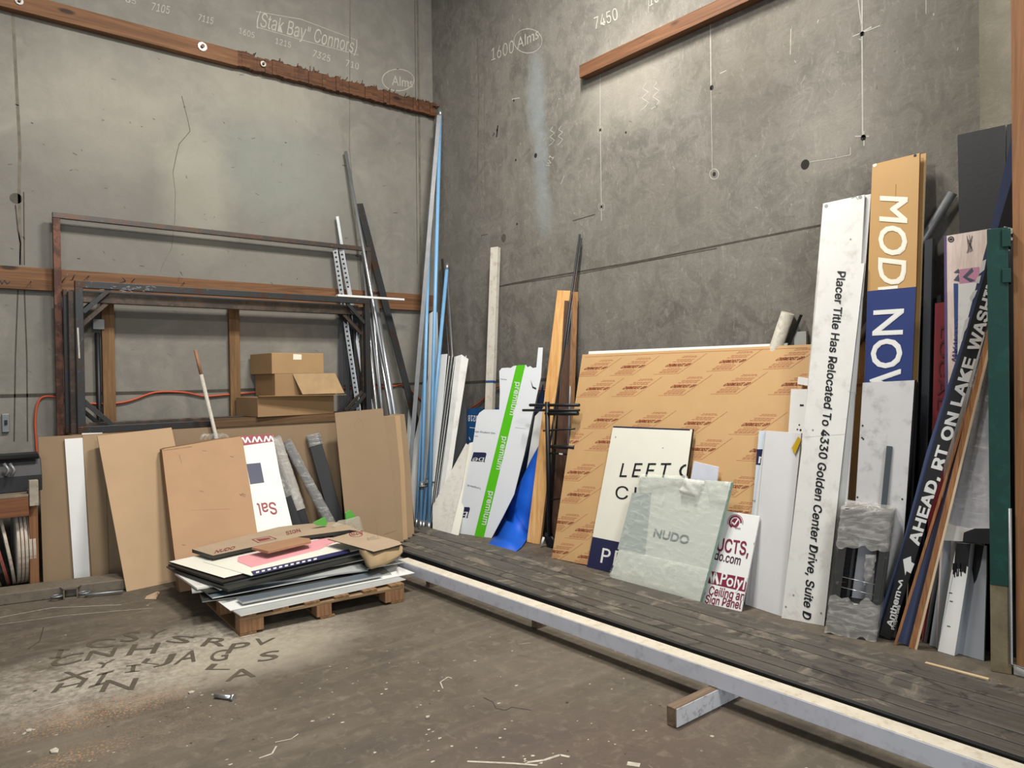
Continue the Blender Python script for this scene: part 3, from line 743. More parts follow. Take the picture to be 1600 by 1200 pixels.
wrapped('black channel wrapped in shiny clear film down to its foot, third of the wrapped pieces', (448, 690), (513, 812), .08, .36, .075, [(-.01, .86, 1)])
wrapped('black channel with clear film only around its top end, right-hand of the wrapped pieces', (489, 680), (526, 812), .08, .30, .12, [(-.01, .10, 3)], .08)
# right-hand cardboard group
for i, (px, off, lab) in enumerate(([[(610, 647), (632, 647), (641, 722), (648, 843), (600, 853), (560, 700)], .0, 'brown cardboard sheet at the back right of the leaning row, rounded top corner'],
                      [[(600, 650), (625, 649), (632, 730), (637, 845), (590, 855), (555, 700)], .014, 'brown cardboard sheet third from the front of the right-hand cardboard group'],
                      [[(590, 651), (617, 650), (625, 730), (630, 846), (580, 858), (550, 700)], .028, 'brown cardboard sheet second from the front of the right-hand cardboard group'],
                      [[(523, 645), (598, 638), (612, 740), (622, 849), (545, 862)], .042, 'large cardboard sheet, front of the right-hand group, with a triangle mark near its top'])):
    A = fl(540, 862); B = fl(648, 843); pl = plane3(A, B, ony(600, 640, -.70)).push(off)
    def mk(s, c, i=i):
        if i == 3:
            c.line([(553, 665), (560, 652), (570, 664)], .004, KRAFTE); c.line([(558, 660), (562, 658)], .004, KRAFTE); c.line([(600, 835), (622, 828)], .006, KRAFTE)
            c.line([(584, 790), (590, 840)], .003, KRAFTE)
    panel('cardboard_sheet', lab, 'cardboard', pl, px, .009, KRAFT if i != 1 else M('a88b68', .85, 0, .05, 3, .05, 'kraft_mid'), KRAFTE, marks=mk)
# green straps
GRN = M('5fae4a', .5, 0, .05, 6, 0, 'green_plastic')
# ---------------- tubes behind the cardboard
def LB(kind, name, lab, cat, top, low, ot, ob, *a, z0=0.0, **k):
    A, B = lean(top, low, 'y', ot, ob, z0)
    return (rod if kind == 'rod' else bar)(name, lab, cat, A, B, *a, **k)
LB('rod', 'steel_pipe', 'tallest thin bright steel pipe leaning on the left wall near the corner', 'pipe', (540, 237), (616, 655), .05, .42, .018, ALU)
LB('bar', 'flat_bar', 'long dark steel flat bar leaning left against the left wall, right of the bright pipes', 'bar', (562, 318), (652, 665), .035, .32, .085, .012, STEEL, face=Vector((.1, -1, 0)))
def perforated(lab, top, low, ot, ob, w):
    A, B = lean(top, low, 'y', ot, ob)
    mb = MB(); stick(mb, A, B, w, .004, GREYM)
    t = (B-A).normalized(); v = CAM-(A+B)/2; a = t.cross(v).normalized(); b = t.cross(a).normalized()
    if b.dot(v) > 0: b = -b
    n = int((B-A).length/.05); 
    for i in range(int(n*.35), n):
        c = A+t*(i+.5)*.05-b*.001
        mb.face([c-a*.010-t*.010, c+a*.010-t*.010, c+a*.010+t*.010, c-a*.010+t*.010], HOLE)
    mb.box(A+a*w/2, a*.003, b*.03, B-A, ALU)
    return tag(mb.build('perforated_angle'), lab, 'steel angle')
perforated('perforated steel angle with square holes, leftmost of the two beside the frames', (523, 388), (560, 640), .10, .40, .045)
perforated('perforated steel angle with square holes, right-hand of the two beside the frames', (533, 390), (580, 640), .10, .40, .045)
LB('bar', 'strut_channel', 'bright strut channel rising above the perforated angles by the frames', 'channel', (527, 338), (575, 640), .06, .42, .03, .02, M('a9abac', .4, .4, .08, 12, 0, 'strut_zinc'))
for i, (t, l, r_, m, lab) in enumerate((((566, 395), (590, 655), .012, ALU, 'thin bright rod, left-hand of the short pair above the white batten'), ((574, 388), (598, 655), .014, ALU, 'thin bright rod, right-hand of the short pair above the white batten'),
                                   ((580, 470), (612, 658), .022, ALU, 'shiny aluminium tube behind the thick end tube of the bundle'), ((576, 475), (598, 655), .012, GREYM, 'dull grey rod inside the aluminium bundle'), ((571, 478), (590, 655), .014, ALU, 'slim aluminium rod at the left of the aluminium bundle'))):
    LB('rod', 'metal_rod', lab, 'rod', t, l, .07+.02*i, .46+.02*i, r_, m)
LB('rod', 'metal_tube', 'thick polished tube at the right edge of the aluminium bundle', 'tube', (585, 462), (617, 650), .10, .55, .030, ALU)
for i, (u, lab) in enumerate(((533, 'first'), (541, 'second'), (549, 'third'), (557, 'fourth'), (565, 'fifth'))):
    LB('bar', 'dark_tube', lab+' from the left of the dark tubes inside the right end of the frames', 'tube', (u, 486+i), (u+1+i*2, 650), .06, .13, .046, .03, INK)
# batten lying on top of the front frame
a = ony(440, 457, -.385); b = ony(632, 458, -.385)
mb = MB(); mb.box((ony(528, 455, -.365).x, -.365, 2.403), (ony(632, 455, -.365).x-ony(528, 455, -.365).x, 0, 0), (0, .05, 0), (0, 0, .022), WHITE)
tag(mb.build('white_batten', bevel=.002), 'short white batten lying on top of the front steel frame at its right end', 'batten')

# ---------------- far left: workbench, hoops, steel beam
WB = wood('5f3a20', '855434', 0, 5, name='bench_timber'); WBZ = wood('6b4526', '8d6340', 2, 5, name='bench_post')
r = thing('workbench', (-4.7, -.9, 0), 'timber workbench at the left edge with a thick pale worn corner', 'workbench')
zf_ = .74; yb_ = -.90
xR = ony(45, 780, yb_).x
mb = MB(); mb.box((-6.2, yb_, zf_-.16), (xR+6.2, 0, 0), (0, .05, 0), (0, 0, .14), WB); mb.build('front_rail', r, .003)
mb = MB(); mb.box((-6.2, yb_, zf_-.018), (xR+6.2, 0, 0), (0, .75, 0), (0, 0, .018), M('8a7a66', .7, 0, .15, 8, .1, 'bench_top')); mb.build('top', r, .002)
xq = ony(61, 780, yb_).x
mb = MB(); mb.box((xR+.003, yb_+.05, 0), (xq-xR-.006, 0, 0), (0, .09, 0), (0, 0, zf_+.02), WBZ); mb.build('post', r, .003)
mb = MB(); mb.box((xR+.003, yb_-.01, zf_-.09), (xq-xR-.006, 0, 0), (0, .055, 0), (0, 0, .19), M('b5aa98', .8, 0, .2, 9, .3, 'worn_pale', '4a3f34')); o = mb.build('corner_block', r, .004); o['label'] = 'pale worn corner block'
mb = MB(); mb.box((-6.15, yb_+.06, 0), (.08, 0, 0), (0, .09, 0), (0, 0, zf_-.02), WBZ); mb.build('post', r, .003)
# black housing on bench
r = thing('black_housing', (-4.75, -.7, zf_), 'black sheet-metal housing lying on the workbench', 'metal housing')
A = ony(0, 760, -.8); xe = ony(62, 720, -.62).x
mb = MB(); prof = [(-.74, zf_+.0), (-.74, zf_+.12), (-.69, zf_+.24), (-.5, zf_+.28), (-.5, zf_)]
xs0 = -6.0
mb.prism([Vector((xs0, y, z+.001)) for y, z in prof], Vector((xe-xs0, 0, 0)), DARK); mb.build('shell', r, .006)
mb = MB(); mb.tube([(xs0, -.73, zf_+.26), (xe-.02, -.73, zf_+.26)], .02, BLACK, 10); mb.build('edge_roll', r)
for k in range(2):
    mb = MB(); p = ony(6+k*9, 735, -.78); mb.tube([p+Vector((0, 0, .05)), p+Vector((.03, -.01, .0)), p+Vector((0.01, -.01, -.04))], .012, GREYM, 8); mb.build('catch', r)
# stacked sign discs standing on edge under the bench
DISC_E = M('c9bba8', .6, 0, .15, 9, .1, 'disc_edge', '8a6a5a'); RED = M('8a2a2a', .5, 0, .1, 6, 0, 'faded_red')
for i in range(9):
    xr = ony(54, 860, -.6).x; c = Vector((xr-.03-.024*i, -.56, .3)); tilt = (.02 if i < 5 else .16+.07*(i-5))
    if i >= 5: c = Vector((xr-.19-.055*(i-5), -.56, .3))
    ax = Vector((math.cos(tilt), -.02, math.sin(tilt))).normalized()
    m_ = DISC_E if i not in (6, 8) else M('a5554c', .6, 0, .2, 9, .1, 'red_disc_edge')
    n0 = ax; u_ = n0.cross(Vector((0, 0, 1))).normalized(); v_ = u_.cross(n0)
    mb = MB(); seg = 40; rr = .30
    lowz = v_.z*rr; c.z = abs(lowz)+.025
    P_ = [c+u_*math.cos(2*math.pi*j/seg)*rr+v_*math.sin(2*math.pi*j/seg)*rr for j in range(seg)]
    mb.prism(P_, -n0*.018 if n0.dot(CAM-c) > 0 else n0*.018, RED if i == 8 else WHITED, WHITED, m_)
    order = ('rightmost', 'second from the right', 'third from the right', 'fourth from the right', 'fifth from the right', 'sixth from the right', 'seventh from the right', 'eighth from the right', 'leftmost')[i]
    tag(mb.build('round_sign_disc'), order+' of the round sign discs standing on edge under the workbench' + (', with a red face' if i == 8 else ''), 'sign disc', 'round discs on edge under the workbench')
# steel floor beam with hitch
PS = M('7a6f60', .6, .1, .12, 10, .15, 'painted_steel', '4c443a')
A = fl(-40, 952); Bp = fl(205, 920); ax = Bp-A; n = Vector((-ax.y, ax.x, 0)).normalized()
if n.dot(CAM-A) > 0: n = -n
r = thing('steel_beam', (A+Bp)/2, 'long grey-brown square steel tube with a hitch receiver lying on the floor at the left', 'beam')
mb = MB(); mb.box(A+Vector((0, 0, .001)), ax, n*.23, Vector((0, 0, .078)), PS); mb.build('tube', r, .006)
def rel(u, v): 
    q = fl(u, v); return q
c = fl(111, 934)
axn = ax.normalized()
mb = MB(); 
c = Vector((c.x, c.y, 0)); 
for dz, hh in ((.0, .008), (.068, .008)): mb.box(c-axn*.045-n*.035+Vector((0, 0, dz)), axn*.09, n*.15*.4, Vector((0, 0, hh)), PS)
for dx in (-.045, .037): mb.box(c+axn*dx-n*.035, axn*.008, n*.06, Vector((0, 0, .076)), PS)
mb.build('receiver_tube', r, .001)
mb = MB(); mb.prism([c-axn*.05+Vector((0, 0, .078))-n*.02, c+axn*.05+Vector((0, 0, .078))-n*.02, c+axn*.12+Vector((0, 0, .080))+n*.20, c-axn*.14+Vector((0, 0, .080))+n*.20], Vector((0, 0, -.003)), PS); mb.build('gusset_plate', r)
for sx in (-1, 1):
    mb = MB(); q = c+axn*sx*.085-n*.02+Vector((0, 0, .03)); mb.tube([q+axn*math.cos(k*math.pi/8)*.035-n*math.sin(k*math.pi/8)*.03 for k in range(17)], .007, GREYM, 8); mb.build('chain_loop', r)
mb = MB(); mb.tube([fl(133, 930, .02), fl(150, 928, .02), fl(192, 924, .02)], .010, GREYM, 8)
tag(mb.build('steel_rod'), 'thin steel rod lying on the floor in front of the grey-brown beam', 'rod')
mb = MB(); mb.prism([fl(229, 931, .012), fl(246, 924, .03), fl(250, 925, .015), fl(244, 936, .004), fl(226, 936, .004)], Vector((0, 0, -.002)), M('b99c7d', .8)); tag(mb.build('paper_scrap'), 'small torn brown paper scrap on the floor left of the pallet', 'paper scrap')
# ================================================================== PALLET AND SHEET PILE
PW = wood('6e543a', 'a08562', 0, 5, name='pallet_wood'); PWY = wood('6b4d30', '9c7a52', 1, 5, name='pallet_wood_y'); PBK = wood('765238', 'a57f58', 2, 7, name='pallet_block')
G0 = fl(375, 995); G1 = fl(632, 940); ax = (G1-G0).normalized(); W = (G1-G0).length; ny = Vector((-ax.y, ax.x, 0))
DEP = 1.0
r = thing('wooden_pallet', G0+ax*W/2+ny*DEP/2, 'wooden block pallet on the floor carrying the pile of scrap sign sheets', 'pallet')
for i in range(3):
    for j in range(3):
        mb = MB(); o = G0+ax*(i*(W-.145)/2 if True else 0)+ny*(j*(DEP-.10)/2)+Vector((0, 0, .016)); mb.box(o, ax*(.145 if i != 1 else .10), ny*.10, Vector((0, 0, .076)), PBK); mb.build('block', r, .003)
for i in range(3):
    mb = MB(); o = G0+ax*(i*(W-.10)/2)+Vector((0, 0, .001)); mb.box(o, ax*.10, ny*DEP, Vector((0, 0, .0145)), PWY); mb.build('bottom_board', r, .002)
for j in range(3):
    mb = MB(); o = G0+ny*(j*(DEP-.10)/2)+Vector((0, 0, .0925)); mb.box(o, ax*W, ny*.10, Vector((0, 0, .018)), PW); mb.build('stringer_board', r, .002)
for i in range(6):
    mb = MB(); o = G0+ax*(i*(W-.10)/5)+Vector((0, 0, .111)); mb.box(o, ax*.10, ny*DEP, Vector((0, 0, .016)), PWY); mb.build('deck_board', r, .002)

SG = M('8f9390', .5, .1, .08, 5, 0, 'grey_sheet'); SL = M('b4b6b2', .5, .1, .08, 5, 0, 'light_grey_sheet'); SD = M('34342f', .55, .05, .1, 5, 0, 'charcoal_sheet'); SB = M('6f7a84', .4, .3, .08, 5, 0, 'blue_grey_sheet')
PINK = M('e8a3a8', .55, 0, .03, 4, 0, 'pink_sheet'); PKR = M('b09a80', .8, 0, .06, 5, .05, 'masked_sheet'); REDINK = M('8c2f33', .7, 0, .1, 20, 0, 'red_ink')
def sheet(z, p0, p1, dep, t, top, edge, label, shift=0.0, marks=None, name='scrap_sheet', cat='sheet', skew=0.0):
    a = fl(p0[0], p0[1], z+t); b = fl(p1[0], p1[1], z+t); e = b-a; n = Vector((-e.y, e.x, 0)).normalized()
    P = [a, b, b+n*dep+e.normalized()*skew, a+n*dep+e.normalized()*skew]
    mb = MB(); mb.prism(P, Vector((0, 0, -t)), top, edge, edge)
    if marks: marks(Surf(mb, Plane((0, 0, z+t), (0, 0, 1)), None))
    return tag(mb.build(name), label, cat, 'sheets piled on the pallet')
zz = [.1285]
def lay(t):
    z = zz[0]; zz[0] += t+.0004; return z
def S(p0, p1, dep, t, top, edge, label, **k): return sheet(lay(t), p0, p1, dep, t, top, edge, label, **k)
S((376, 962), (634, 905), .86, .005, SL, WHITE, 'grey sheet with a bright white edge at the very bottom front of the pile')
S((360, 954), (648, 895), .80, .005, WHITE, SL, 'low white sheet in the pile whose right corner pokes out towards the white beam')
S((318, 935), (612, 897), .62, .006, SG, SL, 'grey sheet low in the pile jutting out at its left front corner')
S((316, 940), (560, 906), .90, .006, SD, SG, 'charcoal sheet low in the pile under the narrow grey strips')
S((379, 941), (598, 898), .12, .013, SB, SL, 'thick narrow grey strip along the front of the pile')
S((332, 934), (640, 876), .88, .006, SB, WHITE, 'blue-grey sheet fanned to the right in the lower pile')
S((300, 925), (575, 890), .95, .010, SL, SL, 'light grey board jutting left in the lower pile')
S((322, 926), (600, 872), .90, .008, SD, SD, 'charcoal board in the middle of the pile, below the white-edged one')
S((308, 919), (580, 868), .50, .012, WHITED, CREAM, 'white board jutting furthest left from the pallet')
S((344, 921), (592, 869), .62, .006, SG, WHITE, 'white-edged grey sheet halfway up the pile')
S((356, 921), (578, 868), .78, .016, SD, SD, 'thick black-edged board with a slightly turned front')
S((350, 912), (572, 862), .80, .010, SG, SG, 'dark grey sheet under the big white one')
S((348, 910), (568, 858), .76, .014, BLACK, BLACK, 'thick black board below the big white sheet')
S((350, 903), (572, 850), .74, .008, CREAM, BLACK, 'large white sheet with black edges near the top of the pile')
z = lay(.004)
NV2 = M('26285a', .5, 0, .03, 6, 0, 'navy_band')
def nm(s): s.text('SIGNLINE.COM', (398, 896), (470, 881), (398, 890), WHITE, .01, .001)
def strip(s):
    s.poly([(392, 893), (545, 858), (548, 863), (396, 899)], NV2, .0008)
    for k in range(11): s.poly([(400+k*9, 893.5-k*2.05), (405+k*9, 892.4-k*2.05), (405+k*9, 895-k*2.05), (400+k*9, 896-k*2.05)], WHITE, .0014)
sheet(z, (392, 899), (566, 857), .62, .004, CREAM, WHITE, 'white sheet with a navy lettered band along its front edge', marks=strip)
z = lay(.003)
P = [fl(u, v, z+.003) for u, v in ((371, 877), (393, 886), (500, 858), (526, 845), (514, 840), (460, 850), (372, 870))]
mb = MB(); mb.prism(P, Vector((0, 0, -.003)), PINK); tag(mb.build('pink_sheet'), 'pink foam sheet sticking out below the small brown board', 'sheet', 'sheets piled on the pallet')
zz[0] += .012
# raised boards on blocks
z = zz[0]
def bmarks(s):
    s.text('NUDO', (335, 865), (366, 858), (338, 860), REDINK, .03, .0012)
    s.line([(394, 843), (420, 838), (432, 842), (404, 848), (394, 843)], .010, REDINK); s.poly([(400, 843), (420, 840), (424, 842), (406, 846)], REDINK)
    s.text('SIGN', (448, 836), (470, 831), (446, 831), REDINK, .02, .0012)
P0 = [fl(u, v, z+.026) for u, v in ((300, 858), (333, 868), (470, 838), (546, 828), (562, 830), (548, 822), (520, 815), (440, 822))]
mb = MB(); mb.prism(P0, Vector((0, 0, -.026)), PKR, SD, SD); bmarks(Surf(mb, Plane((0, 0, z+.026), (0, 0, 1)), None))
tag(mb.build('paper_faced_board'), 'dark board with brown printed paper facing at the top left of the pile', 'board', 'sheets piled on the pallet')
z2 = z+.0265
P0 = [fl(u, v, z2+.020) for u, v in ((393, 855), (419, 861), (486, 845), (484, 841), (465, 839))]
mb = MB(); mb.prism(P0, Vector((0, 0, -.020)), M('a77f5e', .8, 0, .08, 6, .1, 'hardboard'), M('8c5f40', .8, 0, .1, 9, .1, 'hardboard_edge')); tag(mb.build('hardboard_piece', bevel=.003), 'small thick brown hardboard piece lying on top of the pile', 'board', 'sheets piled on the pallet')
# tattered brown paper at the right
z = .325
def tm(s):
    ring(s, 556, 835, 10, 4, .008, REDINK); s.text('NUDO', (548, 838), (566, 834), (549, 833), REDINK, .03, .001); s.text('MILL', (574, 845), (594, 841), (574, 840), M('8f8672', .8), 0, .001)
P0 = [fl(u, v, z) for u, v in ((512, 842), (550, 832), (562, 829), (580, 834), (608, 841), (624, 846), (628, 850), (608, 856), (584, 862), (560, 855))]
mb = MB(); mb.prism(P0, Vector((0, 0, -.006)), PKR, SD, SD); tm(Surf(mb, Plane((0, 0, z), (0, 0, 1)), None))
tag(mb.build('paper_faced_board'), 'brown paper-faced board with a red round stamp at the right end of the pile', 'board', 'sheets piled on the pallet')
PAP = M('a8906c', .85, 0, .1, 5, .3, 'kraft_paper')
top = [(561, 856), (572, 859), (584, 862), (604, 857), (625, 850), (629, 855)]
bot = [(568, 874), (573, 884), (580, 889), (600, 884), (622, 872), (630, 862)]
mb = MB(); A_ = [fl(u, v, z-.007) for u, v in top]; B_ = [Vector((a.x, a.y, 0))*1 for a in A_]
vs = []; NR = 5
for i, (a, q) in enumerate(zip(A_, bot)):
    d = ray(*q); f = 1.0*((a-CAM).dot(_F))/d.dot(_F)*.985; b = CAM+d*f
    for k in range(NR+1):
        t = k/NR; p = a.lerp(b, t); p = p - flat(_F)*(.02*math.sin(t*3)+.015*math.sin(i*2+k)); vs.append(p)
mb.mesh(vs, [(i*(NR+1)+k, (i+1)*(NR+1)+k, (i+1)*(NR+1)+k+1, i*(NR+1)+k+1) for i in range(5) for k in range(NR)], PAP, True)
o = mb.build('kraft_paper'); sm = o.modifiers.new('t', 'SOLIDIFY'); sm.thickness = .0015; sm.offset = -1
tag(o, 'torn brown paper hanging down over the right front of the pile', 'paper', 'sheets piled on the pallet')
# green strap pieces and plastic
for px, lab in (([(490, 817), (508, 808), (512, 818), (508, 822), (496, 821)], 'small green plastic piece at the back of the pile below the black channels'), ([(540, 802), (548, 797), (556, 807), (553, 814), (541, 812)], 'green plastic piece sticking up beside crumpled film at the back right of the pile')):
    y = -1.55; pts = [ony(u, v, y) for u, v in px]; dz = .0
    mb = MB(); mb.prism(pts, Vector((0, .02, 0)), GRN); tag(mb.build('green_plastic'), lab, 'plastic')
mb = MB(); base = [ony(u, v, -1.60) for u, v in ((520, 823), (532, 814), (545, 812), (562, 807), (568, 828), (558, 831))]
mb.prism(base, Vector((0, .03, 0)), film('crumpled_film', .55, 'd8d2c0')); tag(mb.build('plastic_scrap'), 'crumpled clear film at the back right corner of the pallet pile', 'plastic')
mb = MB(); mb.box(ony(520, 862, -1.66), (.36, 0, 0), (0, .15, 0), (0, 0, .12), SD); 
bb = mb.build('scrap_block'); bb.location.z = .0; bb.location.x = -2.35; bb.location.y = -1.58
bb.scale = (1, 1, 2.1); tag(bb, 'dark block behind the pile holding up green plastic and crumpled film', 'block')

# ================================================================== CORNER GROUP
BLUE = M('7fb2dc', .4, 0, .06, 10, 0, 'blue_paint')
def blue(label, A, B, r_=.020, tip=True, bands=()):
    r = thing('blue_pole', Vector((A.x, A.y, 0)), label, 'pole')
    mb = MB(); mb.tube([A, B], r_, BLUE, 12); mb.build('shaft', r)
    d = (B-A).normalized()
    for P0, s_ in ((A, 1), (B, -1)):
        if s_ == -1 and not tip: continue
        mb = MB(); q = P0-d*s_*.001; mb.tube([q+d*s_*.0, q+d*s_*.08], r_+.004, ALU, 12); mb.build('end_fitting', r)
    for f in bands:
        mb = MB(); c = A+(B-A)*f; mb.tube([c-d*.04, c+d*.04], r_+.006, GREYM, 12); mb.tube([c+Vector((-.05, -.02, 0)), c+Vector((.05, -.05, 0))], .010, GREYM, 8); mb.build('clamp', r)
    return r
blue('tallest blue pole in the corner, reaching the high timber rail', fl(670, 829), onx(688, 172, -.09), .021)
blue('blue pole standing left of the tallest one, topped with a brass tip', fl(657, 826), onx(672, 320, -.20), .019, bands=(.12,))
blue('blue pole leaning right, ending below the mid rail at the corner', fl(664, 824)+Vector((-.06, -.06, 0)), onx(699, 412, -.05), .021, bands=(.16,))
A0, B0 = fl(661, 822), onx(664, 565, -.50); blue('shortest blue pole in the corner', A0+Vector((-.07, .02, 0)), B0, .016)
mb = MB(); B0 = onx(686, 180, -.16); L0 = ony(643, 700, -.55); d = (L0-B0).normalized(); base = B0+d*(B0.z/-d.z); stick(mb, base, B0, .045, .01, M('77787a', .5, .4, .1, 12, 0, 'dull_metal'))
tag(mb.build('aluminium_strip'), 'tall flat grey metal strip left of the blue poles in the corner', 'strip')
for (t, l, r_, m, lab) in (((691, 405), (708, 660), .014, STEEL, 'thin dark pipe in the corner behind the blue poles'), ((699, 430), (712, 640), .012, GREYM, 'thin grey rod in the corner right of the blue poles'), ((704, 522), (708, 640), .010, M('b08a52', .4, .6, .1, 9, 0, 'brass'), 'short thin brass rod in the corner')):
    A, B = lean(t, l, 'x', .06, .30); rod('metal_rod', lab, 'rod', A, B, r_, m)
# tall narrow white board and wide white board
A, B = lean((677, 487), (672, 640), 'x', .12, .35)
panel('white_board', 'tall narrow white board in the corner behind the blue poles', 'board', Plane(A, (-1, -.6, .12)), [(671, 490), (677, 486), (683, 488), (686, 570), (686, 700), (660, 800), (655, 790), (668, 600)], .012, WHITE, WHITE)
A = fl(648, 822); B = fl(668, 826); T = onx(686, 555, -.28); plw = plane3(A, B, T)
panel('white_board', 'wide white board with a slanted left edge behind the blue poles in the corner', 'board', plw, [(676, 555), (698, 553), (690, 640), (668, 826), (648, 822), (639, 725), (663, 616)], .012, WHITE, WHITE)
A, B = lean((641, 640), (637, 722), 'y', .10, .5)
bar('glass_strip', 'narrow grey translucent strip behind the cardboard beside the dark flat bar', 'strip', A, B, .045, .01, SL)
names = ('leftmost', 'second from the left', 'third from the left', 'fourth from the left', 'fifth from the left', 'sixth from the left', 'rightmost')
for i in range(7):
    t = (702+i*4.4, 556-.4*i+ (0 if i < 2 else 2)); l = (674+i*2.6, 760+i*1.0)
    T = onx(*t, -.22+.01*i); L = fl(671+i*2.4, 823+i*.6); L.z = .05; bar('sign_blank', names[i]+' of the seven thin dark-edged sheets standing edge-on in the corner', 'sheet', L, T, .007, .18, SL if i % 2 else WHITE, 'thin sheets on edge in the corner', face=Vector((-.62, -.78, 0)))
    bar('dark_gap_strip', 'black strip as dark gap beside the '+names[i]+' thin sheet in the corner', 'sheet', L+Vector((.010, -.008, 0)), T+Vector((.010, -.008, 0)), .009, .17, BLACK, face=Vector((-.62, -.78, 0)))  # black strip stands in for the dark gap between neighbouring sheets
# white box channel
A = fl(684, 829); T = onx(722, 556, -.36)
r = thing('white_channel', A, 'broad white folded channel leaning in the corner at the right of the thin sheets', 'channel')
pc = facing(A, T)
panel('face', None, None, pc, [(721, 554), (732, 561), (712, 690), (693, 828), (684, 826), (705, 690)], .02, WHITED, WHITED, parent=r)
panel('side', None, None, pc.push(-.001), [(712, 557), (721, 554), (705, 690), (684, 826), (679, 822), (697, 690)], .06, M('cfcfca', .5), WHITED, parent=r)
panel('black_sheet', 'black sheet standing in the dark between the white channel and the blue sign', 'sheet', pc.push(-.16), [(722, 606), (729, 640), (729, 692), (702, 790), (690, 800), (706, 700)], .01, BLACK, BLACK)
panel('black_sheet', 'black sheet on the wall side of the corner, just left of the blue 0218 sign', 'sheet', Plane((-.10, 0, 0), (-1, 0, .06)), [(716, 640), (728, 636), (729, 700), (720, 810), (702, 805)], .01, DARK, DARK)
# post with blue tape
POST = M('cfc9bc', .6, 0, .08, 5, .1, 'white_post', '9a8a6c')
A = Vector((-.42, -1.28, 0)); pp = plane3(fl(750, 832), fl(770, 836), onx(772, 386, -.06))
A, B = lean((772, 386), (763, 637), 'x', .09, .38)
r = thing('white_post', A, 'tall whitish post with a scraped brown top and a blue tape band', 'post')
mb = MB(); stick(mb, A, B, .09, .06, POST, Vector((-1, -.35, 0))); mb.build('post', r, .003)
d = (B-A).normalized()
c = onx(763, 597, -.2); t = (c-A).dot(d); c = A+d*((597-0)*0+t)
mb = MB(); stick(mb, c-d*.012, c+d*.012, .094, .064, M('2c4f7c', .6), Vector((-1, -.35, 0))); o = mb.build('tape_band', r); o.location += Vector((-.002, -.001, 0)); o['label'] = 'blue tape band'
# 0218 sign
B21 = M('1d4a78', .5, 0, .04, 4, 0, 'sign_blue')
pb = plane3(fl(724, 822), fl(792, 834), onx(750, 637, -.10))
def m218(s, c):
    s.text('0218', (747, 650), (732, 649), (746.5, 659), WHITE, .02, cap=-.70 if False else .70)
    s.line([(734, 668), (752, 670)], .006, WHITE); s.line([(733, 683), (735, 688)], .008, WHITE)
panel('blue_sign', 'dark blue sign with upside-down number 0218, half hidden behind the white protective sheet', 'sign', pb, [(730, 638), (790, 637), (786, 828), (722, 820)], .01, B21, B21, marks=m218)
# pale triangular marble boards
MAR_ = M('d8d4ca', .5, 0, .06, 6, 0, 'marble_white', 'a9a39a')
A = fl(690, 833); B = fl(706, 834); pm = plane3(A, B, onx(728, 694, -.42))
panel('pale_board', 'pale grey-veined triangular board leaning low between the blue poles and the white protective sheet', 'board', pm, [(676, 790), (728, 693), (731, 696), (697, 832), (676, 827)], .012, MAR_, WHITED)
panel('pale_board', 'scuffed white board strip right of the triangular one', 'board', pm.push(.02), [(729, 697), (734, 692), (722, 760), (706, 835), (696, 833), (712, 762)], .012, MAR_, WHITED)
panel('pale_board', 'cream board strip directly left of the white protective sheet', 'board', pm.push(.05), [(734, 692), (742, 690), (728, 780), (716, 838), (704, 836), (722, 762)], .015, CREAM, CREAM)
# printed protective sheet
GREEN = M('55c012', .5, 0, .02, 4, 0, 'green_band')
SHEETW = M('e3e7ea', .35, 0, .02, 3, 0, 'masking_white')
A = fl(704, 832); B = fl(768, 841); pf = plane3(A, B, onx(812, 570, -.26))
def logo(s, x, y, w, h):
    # rounded dark block with reversed letters, slanting with the sheet
    q = lambda a, b: (x+a*w-b*h*.30, y+b*h+a*w*.03)
    s.poly([q(0, 0), q(.88, 0), q(1.0, .06), q(1.05, .2), q(1.06, .95), q(1.12, 1.08), q(.92, 1.03), q(.0, 1.0)], NAVY, .001)
    return q
def pfm(s, c):
    s.poly([(807, 571), (821, 570), (756, 840), (741, 838)], GREEN, .001)
    for a, b, t in (((806.5, 597), (796.5, 648), (815.5, 598.5)), ((785.5, 682), (775.5, 733), (794.5, 683.5)), ((764.5, 767.5), (753, 819.5), (774, 769))):
        s.text('premium', a, b, t, WHITE, .025, .002, cap=.80)
    q = logo(s, 740, 706.5, 20, 14)
    s.text('pe', (759, 722), (738, 719), (761.5, 710.5), WHITE, .03, .002, cap=-.7) if False else None
    s.text('be', q(.97, .55), q(.10, .62), q(.97, 1.06), WHITE, .0, .002)
    q = logo(s, 720, 792, 14.5, 16)
    s.text('b', q(.95, .45), q(.20, .5), q(.95, 1.03), WHITE, .0, .002)
    s.text('Complete with ease', (782, 593), (792, 594), (782, 591), INK, 0, .002)
    s.text('wall coverings with', (774, 676), (742, 673), (774.5, 679), INK, 0, .002); s.text('www', (747, 681), (742, 680.5), (747, 683), INK, 0, .002)
    s.text('Complete kit', (751, 762), (730, 757), (751.5, 765), INK, 0, .002)
    s.line([(805, 668), (822, 670)], .003, SL)
    c_ = [(829, 593), (833, 604), (838, 606), (838, 609), (832, 606)]; s.poly(c_, DARK, .002)
outline = [(704, 832), (720, 788), (724, 770), (736, 712), (745, 652), (749, 645), (756, 640), (780, 640), (781, 612), (780, 580), (784, 575), (793, 574.5), (798, 575), (802, 572), (807, 571), (821, 570), (824, 574), (828, 572), (832, 575), (838, 574), (841, 543), (848, 543), (845, 590), (832, 648), (819, 710), (803, 773), (787, 805), (768, 841)]
panel('masking_sheet', 'white protective sheet with a torn top and a lime green stripe reading premium', 'sheet', pf, outline, .006, SHEETW, SHEETW, marks=pfm)
